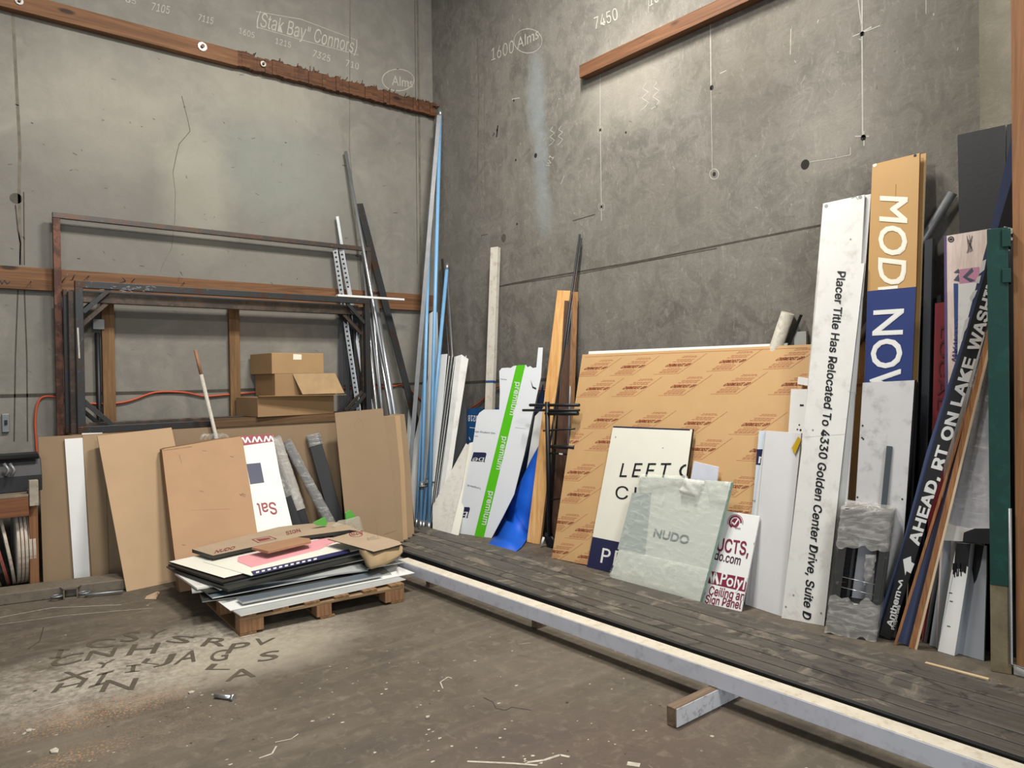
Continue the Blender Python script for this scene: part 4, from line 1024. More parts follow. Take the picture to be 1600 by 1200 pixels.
# curved blue sheet
CB = M('0f5fd2', .6, 0, .02, 4, 0, 'bright_blue')
top_ = [(844, 692), (842, 720), (840, 747), (838, 780), (835, 810), (828, 836), (815, 855), (805, 863)]
left_ = [(842, 696), (829, 720), (817, 745), (803, 773), (797, 788), (787, 806), (774, 836), (761, 853)]
def curve3(q, t, side):
    # lower part sweeps forward onto the floor
    off = .40+.25*t**2.2; return onx(q[0], q[1], -off)
vs = []
NB = len(top_)
E1 = fl(761, 853); E2 = fl(805, 863); T1 = onx(844, 692, -.27)
pbs = plane3(fl(790, 838), fl(832, 845), T1)
for i in range(NB):
    for k, q in enumerate((left_[i], top_[i])):
        p = pbs.at(*q)
        if p.z < .06: p = fl(q[0], q[1], max(.004, .06*(NB-1-i)/(NB-1)*1.5))
        vs.append(p)
mb = MB(); mb.mesh(vs, [(2*i, 2*i+1, 2*i+3, 2*i+2) for i in range(NB-1)], CB, True)
o = mb.build('blue_sheet'); sm = o.modifiers.new('t', 'SOLIDIFY'); sm.thickness = .003
tag(o, 'bright blue flexible sheet sliding down onto the floor, right of the green-striped sheet', 'sheet')
panel('white_sheet', 'white sheet showing as a thin wedge above the bright blue sheet', 'sheet', pbs.push(-.03), [(836, 650), (850, 636), (846, 700), (838, 800), (812, 790), (824, 725)], .006, WHITE, WHITE)
panel('navy_sheet', 'dark navy sheet showing between the green-striped sheet and the timber plank', 'sheet', pbs.push(-.06), [(836, 640), (848, 600), (852, 640), (840, 825), (798, 815), (812, 745), (828, 690)], .006, M('0e2340', .5, 0, .05, 4, 0, 'dark_navy_sheet'), BLACK)
# timbers
PINE = wood('c98f4e', 'e8bb7c', 2, 4, name='pine')
A = fl(833, 849); B = onx(881, 454, -.11)
bar('timber_plank', 'new golden pine plank leaning on the right wall beside the black cart frame', 'timber', A, B, .135, .045, PINE, face=Vector((-1, -.42, 0)), bevel=.003)
A, B = lean((899, 456), (893, 640), 'x', .09, .38); bar('timber_plank', 'brown timber edge leaning behind the black rods right of the golden plank', 'timber', A, B, .05, .05, wood('6b4728', '9d7040', 2, 5, name='brown_timber'))
A, B = lean((893, 470), (880, 700), 'x', .08, .34); bar('timber_plank', 'dark brown board behind the black rods and the cart frame', 'timber', A, B, .13, .03, wood('3e281a', '5f3d26', 2, 5, name='dark_timber'))
A, B = lean((895, 475), (890, 640), 'x', .09, .42); rod('metal_rod', 'thin bright steel tube between the brown timbers', 'rod', A, B, .012, GREYM)
A = fl(838, 848); B = onx(906, 366, -.05); rod('black_rod', 'longest thin black rod leaning up the right wall beside the golden plank', 'rod', A, B, .010, DARK)
A = fl(843, 846); B = onx(908, 372, -.04); rod('black_rod', 'second thin black rod leaning just behind the longest one', 'rod', A, B, .010, STEEL)
# black cart frame with caster
r = thing('cart_frame', fl(858, 848), 'black steel cart end with a caster between golden plank and brown printed sheet', 'cart')
base = fl(858, 838, .10); x0_ = base.x
y1 = onx(920, 700, x0_).y
def at(u, v): return onx(u, v, x0_)
mb = MB(); mb.tube([at(859, 838), at(855, 628)], .022, BLACK, 12); mb.build('post', r)
for (a, b, rr) in (((828, 633), (905, 633), .014), ((817, 641), (905, 641), .012), ((853, 646), (903, 646), .018), ((849, 673), (898, 670), .008), ((862, 698), (898, 699), .018), ((858, 708), (900, 710), .010), ((860, 782), (880, 777), .008)):
    mb = MB(); off = R_.uniform(-.03, .03); mb.tube([at(*a)+Vector((0, 0, 0)), at(*b)], rr, BLACK, 8); mb.build('crossbar', r)
mb = MB(); mb.tube([at(866, 636), at(860, 760)], .006, STEEL, 6); mb.build('cable', r)
mb = MB(); c = at(860, 843); c.z = .055; mb.tube([c+Vector((-.012, -.0, 0)), c+Vector((.03, .0, 0))], .052, BLACK, 20); wheel_mb = mb
mb = MB(); q = at(857, 838); mb.box(Vector((x0_-.02, q.y-.025, .1)), (.05, 0, 0), (0, .05, 0), (0, 0, .03), STEEL); mb.tube([Vector((x0_-.03, q.y+.03, .09)), Vector((x0_-.05, q.y+.04, .02))], .012, WHITED, 8); fk = mb.build('caster_fork', r); wheel_mb.build('caster_wheel', fk)
mb = MB(); q = at(877, 709); mb.box(q+Vector((-.014, -.03, -.006)), (.003, 0, 0), (0, .045, 0), (0, 0, .013), WHITE); o = mb.build('tag', r); o['label'] = 'small white tag'
# ================================================================== RIGHT WALL SIGNS
ACR = M('c9a270', .7, 0, .04, 3, .04, 'brown_masking_paper'); CRI = M('a8432e', .8, 0, .05, 30, 0, 'red_print'); CRL = M('ba6f4c', .8, 0, .05, 30, 0, 'faint_red_print')
A = fl(862, 872); B = Vector((-.50, -5.0, 0)); pchem = plane3(A, B, onx(1100, 545, -.13))
def hz(u): return 0
def chem(s0, s):
    rows = [[(932, 575), (990, 572.5), (1061, 570), (1146, 564), (1236, 560)], [(935, 607), (993, 605.5), (1069, 603), (1153, 600), (1245, 600)],
            [(948, 656), (1014, 658), (1091, 661), (1182, 663)], [(887, 690), (950, 690.5), (1010, 692), (1098, 702), (1195, 704)],
            [(905, 738), (985, 745), (1060, 752), (1150, 760)], [(905, 773), (985, 780), (1070, 790), (1150, 800)], [(880, 816), (918, 829), (990, 840), (1080, 850)], [(872, 862), (922, 871), (1000, 885)],
            [(1340, 602)]]
    for ri, row in enumerate(rows):
        for (x, y) in row:
            P0 = pchem.at(x, y); sc_ = F_PX/((P0-CAM).dot(_F))     # px per metre
            w = .165*sc_*1.0; h = w*.26; sl = .55 if x < 1180 else .5
            if ri >= 4: w *= .95
            k = -.045 if ri < 2 else (.02 if ri < 4 else .12)
            k = (y-600)*.00055 - .02
            T = lambda dx, dy: (x+dx*w-dy*w*.62, y+dy*w*.46+dx*w*k)
            s.text('CHEMCAST. GP', T(-.58, .15), T(.50, .15), T(-.56, -.13), CRI, .03, .0012)
            for j, (dy, x0, x1) in enumerate(((-.92, -.35, .30), (-.80, -.36, .40), (-.58, -.45, .42), (-.46, -.40, .38), (-.34, -.5, .42), (.32, -.35, .25), (.46, -.48, .42), (.58, -.46, .40), (.70, -.5, .42), (.80, -.46, .44))):
                n_ = 5
                for q in range(n_):
                    a = x0+(x1-x0)*q/n_; b = a+(x1-x0)/n_*.82
                    s.poly([T(a, dy-.022), T(b, dy-.022), T(b, dy+.022), T(a, dy+.022)], CRL, .001)
            s.line([T(.62, -1.15), T(.55, .95)], .0022, CRL); s.line([T(-.62, .95), T(.55, .95)], .0018, CRL)
    s.line([(914, 558), (1040, 552), (1262, 543)], .002, CRL)
panel('acrylic_sheet', 'very large sheet covered in brown masking paper with repeated red print', 'sheet', pchem, [(910, 554), (1355, 534), (1326, 964), (1140, 928), (862, 872)], .012, ACR, M('b08a5c', .7), marks=chem)
panel('white_board', 'white board showing as a thin line above the large brown printed sheet', 'board', pchem.push(-.03), [(920, 549), (1232, 536), (1225, 930), (875, 866)], .012, WHITE, WHITE)
# LEFT sign
A = fl(917, 886); B = fl(1047, 924); pleft = plane3(A, pchem.at(958, 666, .03), pchem.at(1080, 671, .06)); DKN = M('23264a', .45, 0, .03, 5, 0, 'sign_navy')
def leftm(s0, s):
    s.poly([(958, 664.5), (1083, 669), (1083, 673), (958, 668)], DKN, .0008)
    s.poly([(923, 838), (1062, 866), (1053, 917), (915, 888)], DKN, .0008)
    s.text('LEFT', (968, 745), (1044, 746), (973, 724), INK, .006, .002, 1.25); s.text('O', (1060, 746), (1084, 747), (1063, 725), INK, .006, .002)
    s.text('CHY', (961, 779), (1040, 786), (963, 759), INK, -.012, .002, 1.2)
    s.text('PR', (938, 879), (975, 887), (942, 856), WHITE, -.012, .002, 1.2)
    disc(s, 962, 683, .006, SG); disc(s, 936, 778, .006, SG); disc(s, 1036, 700, .005, SG)
panel('directional_sign', 'cream sign lettered LEFT with a navy lower band, leaning on the large brown sheet', 'sign', pleft, [(958, 666), (1082, 671), (1066, 790), (1053, 917), (917, 886)], .022, CREAM, INK, marks=leftm)
panel('white_sheet', 'small clear-wrapped white sheet between the cream LEFT sign and the striped panel behind', 'sheet', pchem.push(.05), [(1084, 721), (1123, 730), (1098, 925), (1050, 914)], .01, M('cfd0dc', .25, 0, .05, 9, 0, 'wrapped_white'), WHITE)
# small PolyMax style sign
MRN = M('7c1f3a', .5, 0, .03, 5, 0, 'maroon_band')
A = fl(1098, 942); B = fl(1157, 956); ppoly = plane3(A, B, pchem.at(1160, 803, .10))
def polym(s0, s):
    s.poly([(1090, 888), (1170, 904), (1164, 925), (1085, 906)], MRN, .001)
    s.text('PRODUCTS, I', (1076, 853), (1182, 870), (1079, 834), MRN, .03, .002)
    s.text('nudo.com', (1103, 871), (1156, 883), (1106, 858), M('4a1830', .5), .02, .002)
    s.text('PolyM', (1125, 913), (1174, 924), (1129, 894), WHITE, .03, .002)
    s.line([(1104, 908), (1110, 893), (1113, 911), (1118, 895), (1122, 913)], .018, WHITE, .002)
    s.text('l, Ceiling an', (1098, 927), (1162, 939), (1101, 914), MRN, .02, .002)
    s.text('or Sign Panel', (1088, 939), (1157, 951.5), (1091, 927), MRN, .02, .002)
    c = (1149, 816)
    s.line([(c[0]+math.cos(a)*12, c[1]+math.sin(a)*12) for a in [math.pi*(1.0+k/12*1.1) for k in range(-1, 13)]], .004, MRN)
    s.line([(c[0]+math.cos(a)*9, c[1]+math.sin(a)*9.5) for a in [math.pi*(.7+k/12*1.35) for k in range(13)]], .014, MRN)
    disc(s, 1149, 817, .030, MRN, 1.1, .0016); s.line([(1144, 816), (1148, 820), (1154, 811)], .010, WHITE, .0024)
    s.text('ECO', (1149, 826), (1157, 827.5), (1149, 823.5), MRN, .02, .002)
panel('panel_sign', 'small white sign with maroon print and round tick emblem beside the wrapped glass', 'sign', ppoly, [(1112, 795), (1187, 807), (1158, 956), (1088, 940)], .012, WHITE, WHITE, marks=polym)
# film wrapped panes
A = fl(952, 905); B = fl(1092, 945); pg = plane3(A, B, pleft.at(1040, 745, .085))
GL = NT('pale_glass'); GL.b.inputs['Alpha'].default_value = .80; gm = GL.out(lin('d4d8ce'), .12)
r = thing('wrapped_glass_stack', (A+B)/2, 'stack of pale glass panes wrapped in clear film in front of the cream LEFT sign', 'glass pane')
PW_ = [(1001, 745), (1142, 754), (1118, 850), (1092, 945), (952, 905), (980, 820)]
def gmk(s0, s):
    s.text('NUDO', (1021, 838), (1075, 850), (1024, 826), M('8f9694', .5), .035, .002)
    s.poly([(988, 770), (1018, 770), (1008, 868), (965, 858)], M('a6aea8', .3, 0, .03, 5, 0, 'pane_shade'), .001)
panel('pane', None, None, pg, PW_, .035, gm, M('8fae9c', .3, 0, .05, 5, 0, 'glass_edge'), parent=r, marks=gmk)
# crinkled film over the front
def film_sheet(name, plane, px, off, amp, m, parent=None, nu=26, nv=32, seed=0.0):
    q = [plane.at(*p) for p in px]  # TL TR BR BL
    vs = []
    for j in range(nv+1):
        for i in range(nu+1):
            a, b = i/nu, j/nv
            p = q[0].lerp(q[1], a).lerp(q[3].lerp(q[2], a), b)
            e = min(a, 1-a, b, 1-b)
            f = noise.noise(Vector((a*9+seed, b*4, 1.3)))+.6*noise.noise(Vector((a*22+seed, b*9, 4.3)))
            p = p+plane.n*(off+amp*(.6+f))
            if e <= 0: p = p-plane.n*off*.8+ (q[0]-q[1]).normalized()*noise.noise(Vector((b*12, a*5, seed)))*.012
            if p.z < .003: p.z = .003
            vs.append(p)
    fs = [(j*(nu+1)+i, j*(nu+1)+i+1, (j+1)*(nu+1)+i+1, (j+1)*(nu+1)+i) for j in range(nv) for i in range(nu)]
    mb = MB(); mb.mesh(vs, fs, m, True); return mb.build(name, parent)
CF = film('clear_film', .22, 'eef0e8'); CF2 = film('clear_film_dense', .42, 'e8ebe2')
film_sheet('clear_film', pg, [(1000, 743), (1144, 753), (1093, 946), (951, 905)], .008, .010, CF, r)
o = film_sheet('film_fold', pg, [(998, 741), (1075, 744), (1080, 757), (1000, 768)], .025, .012, CF2, r, 16, 6, 3.0); o['label'] = 'gathered film along the top left'
o = film_sheet('film_fold', pg, [(1072, 748), (1103, 752), (1092, 779), (1064, 771)], .035, .016, film('white_film_fold', .7, 'e9e9e2'), r, 10, 8, 5.0); o['label'] = 'whitish bunched film fold near the top'
o = film_sheet('film_fold', pg, [(1104, 750), (1144, 754), (1136, 790), (1110, 785)], .02, .012, CF2, r, 10, 10, 8.0); o['label'] = 'film gathered at the top right corner'
o = film_sheet('film_fold', pg, [(972, 858), (1110, 890), (1093, 946), (951, 905)], .02, .010, CF2, r, 20, 8, 9.0); o['label'] = 'denser film band at the bottom'
# white panels
A = fl(1165, 945); B = fl(1222, 964); pwh = plane3(A, B, pchem.at(1225, 675, .12))
PWM = M('d9d8d8', .45, 0, .03, 3, 0, 'pale_panel')
def whm(s0, s): s.line([(1196, 674), (1170, 940)], .003, SL)
panel('white_sign_blank', 'plain pale panel with a yellow tag, leaning left of the lettered white board', 'panel', pwh, [(1196, 673), (1252, 677), (1250, 700), (1222, 965), (1164, 945), (1178, 800)], .012, PWM, PWM, marks=whm)
def bluef(s0, s):
    s.poly([(1183, 702), (1197, 702), (1195, 727), (1181, 726)], NAVY, .001); s.text('n', (1185, 724), (1197, 724), (1187, 708), WHITE, 0, .002); s.text('A SIG', (1176, 783), (1184, 784), (1176, 781), INK, .02, .002)
panel('masked_sheet', 'pale blue masked sheet edge with navy logo block left of the plain pale panel', 'sheet', pwh.push(-.02), [(1186, 673), (1200, 673), (1200, 950), (1155, 944), (1176, 790)], .008, M('d3dde8', .35, 0, .02, 3, 0, 'masking_blue'), WHITE, marks=bluef)
pw2 = pwh.push(-.06)
def w2m(s0, s): s.poly([(1250, 632), (1256, 632), (1256, 634.5), (1250, 634.5)], INK, .002); disc(s, 1249, 664, .006, INK); disc(s, 1251, 672, .008, INK); disc(s, 1246, 671, .006, INK)
panel('white_sign_blank', 'scuffed white panel with dark punched marks, showing above the plain pale panel', 'panel', pw2, [(1236, 608), (1264, 608), (1262, 955), (1215, 944)], .010, WHITE, WHITE, marks=w2m)
mb = MB(); q = [pwh.at(u, v, .055) for u, v in ((1240, 588), (1262, 591), (1262, 604), (1238, 600))]
q = [pchem.at(u, v, .05) for u, v in ((1247, 589), (1270, 592), (1270, 604), (1246, 600))]
mb.prism(q, Vector((.02, 0, 0)), WHITE); tag(mb.build('tape_scrap'), 'small scrap of white tape on the right part of the brown printed sheet', 'tape')
q = [pwh.at(u, v, .012) for u, v in ((1237, 700), (1247, 682), (1252, 687), (1242, 710))]
mb = MB(); mb.prism(q, Vector((.002, 0, 0)), M('c2a018', .5, 0, .03, 5, 0, 'yellow_tag')); tag(mb.build('warning_tag'), 'small yellow diamond-shaped tag stuck near the top of the plain pale panel', 'tag')
# tall white boards
A = fl(1221, 966); B = fl(1287.5, 978.5); ppl = plane3(A, B, onx(1351, 412, -.20))
def placer(s0, s):
    s.text('Placer Title Has Relocated To 4330 Golden Center Drive, Suite D', (1309, 424), (1254, 965), (1321.5, 425), INK, .03, .002)
    for u, v in ((1228, 948), (1283, 958), (1270, 672), (1336, 614), (1240, 930)): disc(s, u, v, .006, SG)
    s.line([(1326, 612), (1336, 614)], .002, SG); s.line([(1257, 683), (1325, 678)], .0015, SL)
panel('lettered_board', 'tall white board lettered Placer Title Has Relocated, reading downwards', 'sign', ppl, [(1281, 417), (1351, 411), (1318, 700), (1287.5, 978.5), (1221, 966), (1254, 690)], .02, WHITED, M('7f8184', .5), marks=placer)
pb2 = ppl.push(-.045)
def b2m(s0, s):
    disc(s, 1291, 322, .012, SG); disc(s, 1344, 308, .012, SG); disc(s, 1329, 374, .006, SG); s.line([(1330, 310), (1337, 307), (1341, 312)], .005, SG)
panel('white_board', 'tall scuffed blank white board standing behind the Placer Title board', 'board', pb2, [(1286, 318), (1351, 304), (1345, 420), (1296, 965), (1232, 955)], .012, WHITED, WHITED, marks=b2m)
panel('white_board', 'narrow white board edge between the blank white board and the orange sign', 'board', pb2.push(-.02), [(1345, 306), (1361, 303), (1352, 420), (1310, 960), (1290, 955), (1345, 412)], .01, WHITE, WHITE)
# orange / blue sign
ORG = M('bf9760', .5, 0, .04, 3, 0, 'ochre'); OFF = M('efe8d6', .5, 0, .02, 3, 0, 'off_white'); SBL = M('2b3a70', .45, 0, .03, 3, 0, 'sign_royal_blue')
A = fl(1337, 972); B = fl(1406, 990); pmod = plane3(A, B, onx(1437, 239, -.12))
def modm(s0, s):
    s.text('MOD', (1376, 307), (1372.5, 441), (1418, 309), OFF, .03, .002, 1.0)
    s.poly([(1372, 449), (1403, 446), (1403, 452), (1372, 453)], OFF, .002); disc(s, 1430, 243, .009, INK); disc(s, 1367, 258, .012, OFF)
    s.line([(1400, 288), (1399, 330)], .003, M('a87c40', .5))
panel('ochre_sign', 'tall ochre sign with off-white letters MOD reading downwards', 'sign', pmod, [(1363, 257), (1437, 239), (1434, 350), (1431, 460), (1405, 989), (1338, 973), (1355, 460)], .012, ORG, M('7a4a2c', .6), marks=modm)
panel('ochre_sign', 'second ochre board edge showing right behind the MOD sign', 'sign', pmod.push(-.04), [(1377, 255), (1447, 239), (1442, 360), (1433, 600), (1414, 990), (1350, 975)], .012, ORG, M('d8c7a0', .6))
def nowm(s0, s):
    s.text('NOW', (1366, 486), (1358, 640), (1412, 483), WHITE, .03, .002, 1.0)
panel('blue_sign', 'royal blue sign with white letters NOW reading downwards, below the ochre MOD sign', 'sign', pmod.push(.018), [(1355, 455), (1431, 448), (1425, 594), (1406, 992), (1335, 974), (1351, 590)], .012, SBL, M('6a5a40', .6), marks=nowm)
GB = M('c9c8c8', .55, 0, .05, 3, 0, 'scuffed_grey_white', '8f8d8c')
A = fl(1323, 978); B = fl(1399, 998); pgr = plane3(A, B, pmod.at(1390, 596, .08))
def grm(s0, s):
    for u, v in ((1348, 665), (1347, 684), (1349, 686), (1340, 777), (1341, 787), (1410, 780)): disc(s, u, v, .006, SD)
panel('scuffed_board', 'scuffed grey-white panel below the NOW lettering with a dark bar leaning on it', 'panel', pgr, [(1348, 598), (1429, 594), (1413, 827), (1400, 998), (1323, 978), (1334, 830)], .03, GB, DARK, marks=grm)
bar('dark_bar', 'short dark grey flat bar leaning on the scuffed grey-white panel', 'bar', pgr.at(1365, 985, .02)+Vector((-.02, 0, .01)), pgr.at(1390, 697, .015), .032, .008, M('4a5254', .5, .3, .05, 6, 0, 'bar_grey'))
panel('black_board', 'black board edge beside the right side of the scuffed grey-white panel', 'board', pgr.push(-.04), [(1425, 600), (1435, 596), (1424, 830), (1409, 1000), (1395, 997)], .012, INK, INK)
panel('black_board', 'black sheet of dark panels and painted wall shadow between blue sign and red board', 'board', pgr.push(-.16), [(1440, 480), (1470, 460), (1462, 900), (1440, 1005), (1396, 995), (1420, 700)], .01, BLACK, BLACK)  # black sheet paints the wall's shadow together with real dark panels
pdk = plane3(fl(1420, 990), fl(1450, 996), onx(1447, 372, -.14))
panel('dark_bar', 'tall charcoal box section standing right of the ochre sign', 'bar', pdk, [(1445, 376), (1457, 372), (1452, 600), (1440, 990), (1424, 988), (1440, 600)], .06, M('33363a', .45, .1, .05, 5, 0, 'charcoal'), M('4c5054', .45))
# grey tubes on the wall
LIM = M('b9b2a2', .6, 0, .12, 14, .2, 'tube_grey', '6f6a5e')
T = onx(1231, 489, -.052); A = Vector((-.055, T.y+.75, .06))
mb = MB(); mb.tube([A, T], .046, LIM, 20); tag(mb.build('cardboard_tube'), 'thick pale tube top poking up behind the brown printed sheet', 'tube')
T = onx(1252, 492, -.05); A = Vector((-.06, T.y+.9, 0.02)); bar('black_bar', 'thin black bar right beside the thick pale tube', 'bar', A, T, .02, .015, BLACK)
mb = MB(); A = onx(1249, 518, -.04); mb.box(Vector((-.04, A.y-.05, 0)), (.03, 0, 0), (0, .09, 0), (0, 0, A.z), SL); tag(mb.build('grey_batten'), 'short grey batten top just right of the thick pale tube', 'batten')
T = onx(1489, 301, -.05); D = onx(1440, 378, -.05)-T; D.normalize(); A = T+D*((T.z-.03)/-D.z)
mb = MB(); mb.tube([T+D*1.2, T], .026, GREYM, 14); o = tag(mb.build('grey_pipe'), 'grey pipe slanting up to the right behind the ochre sign', 'pipe')
# red board
REDB = M('7d2226', .5, 0, .06, 4, 0, 'dark_red')
pr_ = plane3(fl(1440, 1002), fl(1478, 1008), onx(1468, 471, -.16))
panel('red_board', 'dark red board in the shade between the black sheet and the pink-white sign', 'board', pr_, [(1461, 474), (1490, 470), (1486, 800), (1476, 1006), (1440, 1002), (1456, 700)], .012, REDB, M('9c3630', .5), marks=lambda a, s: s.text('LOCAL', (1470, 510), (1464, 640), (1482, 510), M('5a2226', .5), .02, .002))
# black tall sheet at the far right
pk = plane3(Vector((-.32, -5.6, 0)), Vector((-.32, -6.6, 0)), onx(1496, 212, -.10))
BKS = M('131416', .6, 0, .1, 5, .15, 'black_sheet')
panel('black_sheet', 'tall black sheet with a white left edge, top right against the wall', 'sheet', pk, [(1496, 211), (1571, 195), (1571, 400), (1560, 1040), (1486, 1020), (1499, 360)], .02, BKS, WHITE)
panel('black_sheet', 'second tall black sheet just behind the timber post at the right edge', 'sheet', pk.push(.004), [(1573, 195), (1600, 188), (1598, 400), (1590, 1050), (1563, 1042)], .02, BKS, BLACK)
# pink-white sign
PNK = wood('d3bcb0', 'e6d6cb', 2, 9, name='washed_board', bump=.1); LIL = M('5c4a78', .6, 0, .1, 8, 0, 'purple'); PKC = M('c487a0', .6, 0, .06, 6, 0, 'pink'); GRN2 = M('4a5060', .6, 0, .1, 8, 0, 'slate')
pp_ = plane3(fl(1462, 1012), fl(1530, 1026), onx(1510, 364, -.22))
def pnm(s0, s):
    s.poly([(1475, 369), (1479, 368), (1482, 700), (1477, 700)], LIL, .001)
    s.poly([(1499, 421), (1530, 417), (1530, 443), (1499, 444)], PKC, .001)
    s.poly([(1504, 433), (1519, 418), (1521, 424), (1511, 433), (1524, 438), (1516, 441)], GRN2, .0016); s.poly([(1490, 426), (1498, 420), (1499, 427)], GRN2, .0016); s.poly([(1490, 438), (1498, 428), (1499, 440)], GRN2, .0016)
    s.poly([(1490, 443), (1497, 443), (1496, 560), (1492, 560)], M('2d4a86', .5), .001)
    s.text('WAVATAY', (1487, 565), (1494, 494), (1496, 566), LIL, .02, .002); ring(s, 1486, 374, 4, 4, .006, INK); disc(s, 1486, 374, .008, INK)
    for i in range(18): s.line([(1510+R_.uniform(0, 9), 367+R_.uniform(0, 30)), (1512+R_.uniform(0, 9), 368+R_.uniform(0, 30))], .004, M('a59a94', .7))
panel('washed_sign', 'washed-out pinkish white sign with purple edge and a pink and slate emblem', 'sign', pp_, [(1476, 369), (1549, 357), (1546, 700), (1530, 1026), (1462, 1012), (1478, 660)], .02, PNK, LIL, marks=pnm)
panel('white_sign_blank', 'small white panel with a blue left edge leaning on the pinkish sign', 'panel', pp_.push(.016), [(1498, 444), (1540, 439), (1532, 1020), (1480, 1012), (1496, 560)], .01, WHITED, M('2d4a86', .5))

# slanted black sign and its neighbours
BLS = M('414d6e', .5, 0, .05, 5, 0, 'slate_blue'); BKF = M('1b1b1d', .5, 0, .05, 6, 0, 'matt_black')
A = fl(1373, 992); B = fl(1392, 1007); T = onx(1583, 262, -.30)
pa = facing((A+B)/2, T)
def ahead(s0, s):
    s.text('AHEAD, RT ON LAKE', (1435.5, 852), (1524, 562), (1420, 847), WHITE, .06, .002)
    s.text('WASHINGTON', (1528, 549), (1586, 359), (1512, 544), WHITE, .06, .002)
    s.poly([(1411, 874), (1423.5, 869), (1424, 878), (1429, 881), (1423, 896), (1416.5, 892), (1414.5, 899)], WHITE, .002)
    s.text('Anthem', (1394, 979.5), (1407.5, 925), (1385.5, 976.5), WHITE, .05, .002); s.text('Properties', (1397.5, 984), (1407, 946), (1392.5, 982.5), WHITE, .03, .002)
    s.line([(1403, 921), (1409, 913), (1404, 908), (1411, 907)], .008, WHITE, .002)
panel('slanted_sign', 'long narrow black sign leaning right, lettered AHEAD, RT ON LAKE, white arrow', 'sign', pa, [(1374, 992), (1597, 226), (1620, 250), (1392, 1007)], .02, BKF, M('6b4a30', .7), marks=ahead)
TW = M('e8e8e6', .5)
def blm(s0, s):
    for pts in ([(1535, 408), (1541, 405), (1538, 422), (1530, 428)], [(1527, 433), (1533, 430), (1530, 443), (1523, 442)], [(1520, 456), (1527, 453), (1523, 464), (1517, 472), (1515, 466)], [(1508, 500), (1515, 495), (1511, 512), (1506, 520), (1504, 532), (1501, 530)]): s.poly(pts, TW, .002)
panel('slanted_blue_board', 'slate blue board edge running along the left side of the slanted black sign', 'board', pa.push(-.03), [(1580, 217), (1600, 190), (1600, 300), (1550, 400), (1455, 720), (1420, 860), (1380, 995), (1366, 985), (1405, 868), (1447, 708), (1504, 530), (1547, 361)], .015, BLS, BLS, marks=lambda a, s: blm(a, a))
A = fl(1402, 1003); B = fl(1427, 1015); pb3 = facing((A+B)/2, onx(1545, 500, -.33))
panel('slanted_blue_board', 'second slate blue board with a brown plywood edge, right of the slanted black sign', 'board', pb3, [(1470, 790), (1533, 545), (1552, 480), (1552, 500), (1534, 560), (1476, 796), (1420, 1012), (1401, 1002)], .015, BLS, M('7a5234', .7))
PLY = wood('7a4f2e', 'a9774a', 2, 9, name='ply_edge')
A = fl(1425, 1014); T = onx(1553, 500, -.38); bar('plywood_strip', 'brown plywood edge with a pale face leaning right of the second blue board', 'strip', A, T, .035, .04, PLY)
A = fl(1431, 1015); T = onx(1552, 520, -.40); bar('plywood_strip', 'pale-edged thin strip at the far side of the leaning plywood', 'strip', A, T, .012, .03, M('e0c8a8', .4))
A = fl(1397, 1008); T = onx(1560, 480, -.31); bar('plywood_strip', 'thin brown plywood edge hugging the right side of the slanted black sign', 'strip', A+Vector((0, -.005, 0)), T, .014, .02, PLY)

# film wrapped crate
A = fl(1291, 990); B = fl(1366, 1003); ax = B-A; n = Vector((-ax.y, ax.x, 0)).normalized()
if n.dot(CAM-A) > 0: n = -n
H = pr_h = None
H = onx(1322, 841, A.x+.12).z
H = .74
leanv = Vector((.10, -.06, H)); dpt = n*.26
r = thing('wrapped_tray_stack', (A+B)/2+dpt/2, 'open-fronted dark tray stack bundled in clear stretch film on the floor by the slanted sign', 'bundle')
mb = MB()
ins = M('3a3a38', .5, .1, .08, 8, 0, 'tray_dark'); w_ = ax.length; u_ = ax.normalized()
for f0, f1, g0, g1 in ((0, .18, 0, 1), (.86, 1, 0, 1)):
    mb.box(A+ax*f0, ax*(f1-f0), dpt, leanv, ins)
mb.box(A+ax*.18, ax*.68, dpt, leanv*.26, ins); mb.box(A+ax*.18+leanv*.78, ax*.68, dpt, leanv*.22, ins)
mb.build('frame', r, .004)
mb = MB(); mb.box(A+ax*.36+dpt*.5+leanv*.262, ax*.49, dpt*.1, leanv*.51, M('b4b4b8', .3, 0, .05, 5, 0, 'inner_plastic')); mb.build('inner_panel', r)
for k in range(6):
    mb = MB(); mb.box(A+ax*(.182+.026*k)+leanv*.262+dpt*.02, ax*.006, dpt*.5, leanv*.51, STEEL); mb.build('divider', r)
for k in range(2):
    mb = MB(); c = A+ax*.18+leanv*(.46-.08*k); mb.tube([c-n*.001, c+ax*.68+Vector((0, 0, -.02))], .0025, ALU, 6); mb.build('wire', r)
mb = MB()
for k in range(9):
    o_ = A+ax*1.002+dpt*(.05+.1*k); mb.box(o_, u_*.006, n*.012, leanv, M('5a5a58', .4, .3))
mb.build('side_ribs', r)
